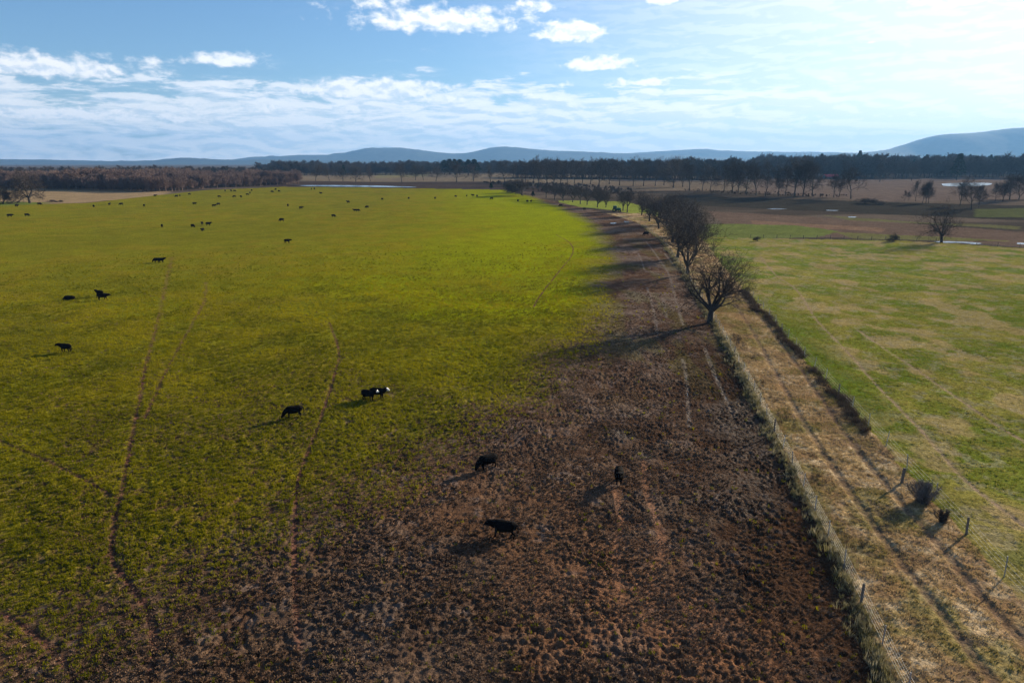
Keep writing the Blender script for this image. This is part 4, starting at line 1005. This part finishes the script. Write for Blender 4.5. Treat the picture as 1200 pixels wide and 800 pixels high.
# a calf lying down left of the close pair
me = COW['graze'].copy(); me.name = 'cow'; co = np.zeros(len(me.vertices) * 3, np.float32); me.vertices.foreach_get('co', co); co = co.reshape(-1, 3)
low = co[:, 2] < .68; co[:, 2] = np.where(low, .02 + co[:, 2] * .12, co[:, 2] - .58); co[:, 1] = np.where(low, co[:, 1] * 1.5, co[:, 1]); me.vertices.foreach_set('co', co.ravel()); me.update()
cow(81, 351, 185, 'graze', 'black cow lying in the grass left of the close pair', 1.1, me)
def row_cows(pts, fmt):
    for i, (px, py) in enumerate(sorted(pts)):
        cow(px, py, random.uniform(0, 360), random.choice(['stand', 'graze', 'graze', 'walk']), fmt % ORD[i], random.uniform(.98, 1.12))
row_cows([(12, 254.5), (20, 242.5), (32, 253.5), (46.5, 240.5), (110, 243), (128.5, 240.5), (142, 240.5), (169, 242)], 'tiny black cow, %s from the left at the left rim of the pasture')
row_cows([(182, 230.5), (207, 231), (211, 230.5), (222, 228.5), (228, 240), (251, 242.5), (256, 240.5), (257, 231.5), (264, 224.5), (271, 224.5), (275, 224.7), (274.5, 231.5), (282.5, 231.5), (290, 229), (293, 227), (295, 224), (319, 225.8), (323, 223), (327, 225), (337.5, 242)],
         'tiny black cow, %s from the left in the scattered herd on the far crest')
row_cows([(353, 245), (365, 222.3), (368.5, 222.3), (376, 227.5), (408, 238), (430, 244), (448, 234.5), (479, 233.5), (510, 233.5), (534, 231), (547, 230.5), (554, 230), (559, 230.8), (576, 234), (607, 236.5), (618, 237), (622.5, 237)],
         'tiny black cow, %s from the left in the thin far line right of the crest')
row_cows([(657, 242.2), (685, 246.5)], 'tiny black cow on the mud by the far fence, %s from the left')

# ------------------------------------------------------------------ tractor
def tractor(px, py, rz):
    p = at(px, py); e = empty('tractor', (p[0], p[1], float(ground_z(*p)[0])), rz); tag(e, 'small green farm tractor with a cab parked at the far fence row', 'tractor')
    M_G = simple_mat('green_paint', (.012, .13, .065), .35, var=.1); M_T = simple_mat('tyre_rubber', (.018, .018, .018), .9); M_GL = simple_mat('cab_glass', (.03, .06, .07), .08, spec=.8, var=.05); M_Y = simple_mat('wheel_paint', (.5, .36, .03), .5)
    def bev(name, c, s, mat, parent, b=.06):
        V, F = box_vf(*c, *s); o = mesh_obj(name, V, F, mat, parent); bm = bmesh.new(); bm.from_mesh(o.data); bmesh.ops.bevel(bm, geom=bm.edges[:], offset=b, segments=2, affect='EDGES'); bm.to_mesh(o.data); bm.free(); return o
    bev('chassis', (.2, 0, .95), (3.4, .7, .5), M_T, e)
    hood = bev('hood', (1.25, 0, 1.55), (1.9, .95, .85), M_G, e, .15); bev('grille', (2.21, 0, 1.5), (.06, .7, .6), M_T, hood, .02)
    cab = bev('cab', (-.6, 0, 2.05), (1.5, 1.5, 1.3), M_GL, e, .12); bev('roof', (-.6, 0, 2.83), (1.8, 1.75, .24), M_G, cab, .08)
    for sx in (-1.33, .13):
        for sy in (-.75, .75): bev('pillar', (sx, sy, 2.05), (.12, .1, 1.36), M_G, cab, .02)
    for s in (-1, 1): bev('fender', (-.75, s * 1.0, 1.75), (1.5, .55, .2), M_G, e, .07)
    def wheel(x, y, r, w):
        bm = bmesh.new(); bmesh.ops.create_cone(bm, cap_ends=True, segments=28, radius1=r, radius2=r, depth=w, matrix=Matrix.Translation((x, y, r)) @ Matrix.Rotation(P / 2, 4, 'X'))
        bmesh.ops.bevel(bm, geom=[g for g in bm.edges], offset=w * .15, segments=2, affect='EDGES'); me = bpy.data.meshes.new('tyre'); bm.to_mesh(me); bm.free(); me.materials.append(M_T)
        o = link(bpy.data.objects.new('wheel', me), e)
        bm = bmesh.new(); bmesh.ops.create_cone(bm, cap_ends=True, segments=20, radius1=r * .55, radius2=r * .5, depth=w + .05, matrix=Matrix.Translation((x, y, r)) @ Matrix.Rotation(P / 2, 4, 'X'))
        me = bpy.data.meshes.new('rim'); bm.to_mesh(me); bm.free(); me.materials.append(M_Y); link(bpy.data.objects.new('rim', me), o)
    for s in (-1, 1): wheel(-.75, s * 1.0, .95, .5); wheel(1.7, s * .9, .6, .36)
    V, F = tubes([((1.0, .3, 1.9), (1.0, .3, 2.9), .05, .045)], 8); link(bpy.data.objects.new('exhaust_pipe', np_mesh('exhaust_pipe', V, F, M_T)), e)
    e.scale = (1.15,) * 3
tractor(722, 248.5, R(-18))

# ------------------------------------------------------------------ barn with a red roof
def barn(px, py):
    p = at(px, py); e = empty('barn', (p[0], p[1], float(ground_z(*p)[0])), R(8)); tag(e, 'low barn with a red roof in front of the distant woods', 'barn')
    M_RED = simple_mat('red_roof', (.50, .035, .05), .6, var=.15); M_WALL = simple_mat('barn_wall', (.16, .13, .12), .8); M_DOOR = simple_mat('barn_door', (.06, .05, .05), .8)
    W, D, H, T = 20, 10, 3.2, 3.0
    V = [(-W / 2, -D / 2, -.3), (W / 2, -D / 2, -.3), (W / 2, D / 2, -.3), (-W / 2, D / 2, -.3), (-W / 2, -D / 2, H), (W / 2, -D / 2, H), (W / 2, D / 2, H), (-W / 2, D / 2, H), (-W / 2, 0, H + T), (W / 2, 0, H + T)]
    mesh_obj('wall', V, [(0, 1, 5, 4), (2, 3, 7, 6), (1, 2, 6, 9, 5), (3, 0, 4, 8, 7)], M_WALL, e)
    for s in (-1, 1):
        a = [(-W / 2 - .6, s * (D / 2 + .7), H - .35), (W / 2 + .6, s * (D / 2 + .7), H - .35), (W / 2 + .6, 0, H + T + .08), (-W / 2 - .6, 0, H + T + .08)]
        V = a + [(x, y, z + .14) for x, y, z in a]
        mesh_obj('roof', V, [(0, 1, 2, 3), (4, 7, 6, 5), (0, 4, 5, 1), (1, 5, 6, 2), (2, 6, 7, 3), (3, 7, 4, 0)], M_RED, e)
    mesh_obj('door', *box_vf(2, -D / 2 - .04, 1.3, 3.4, .1, 3.0), M_DOOR, e)
barn(973, 209.5)

# ------------------------------------------------------------------ haze: closed box round everything
def build_haze():
    m = bpy.data.materials.new('haze'); m.use_nodes = True; nt = m.node_tree; nt.nodes.clear()
    out = nd(nt, 'ShaderNodeOutputMaterial'); v = nd(nt, 'ShaderNodeVolumePrincipled')
    v.inputs['Color'].default_value = (*HAZE_COLOR, 1); v.inputs['Density'].default_value = HAZE_DENSITY; v.inputs['Anisotropy'].default_value = 0.2
    nt.links.new(v.outputs[0], out.inputs['Volume'])
    o = mesh_obj('haze', *box_vf(0, 0, 0, 1, 1, 1), m)
    z0, z1 = float(Z.min()) - 1.5, 760.0; o.scale = (40000, 40000, z1 - z0); o.location = (0, 0, (z0 + z1) / 2)
    tag(o, kind='stuff')
build_haze()
print('tris', sum(len(o.data.loop_triangles) if (o.data.calc_loop_triangles() or True) else 0 for o in bpy.data.objects if o.type == 'MESH' and o.name in COL.objects))
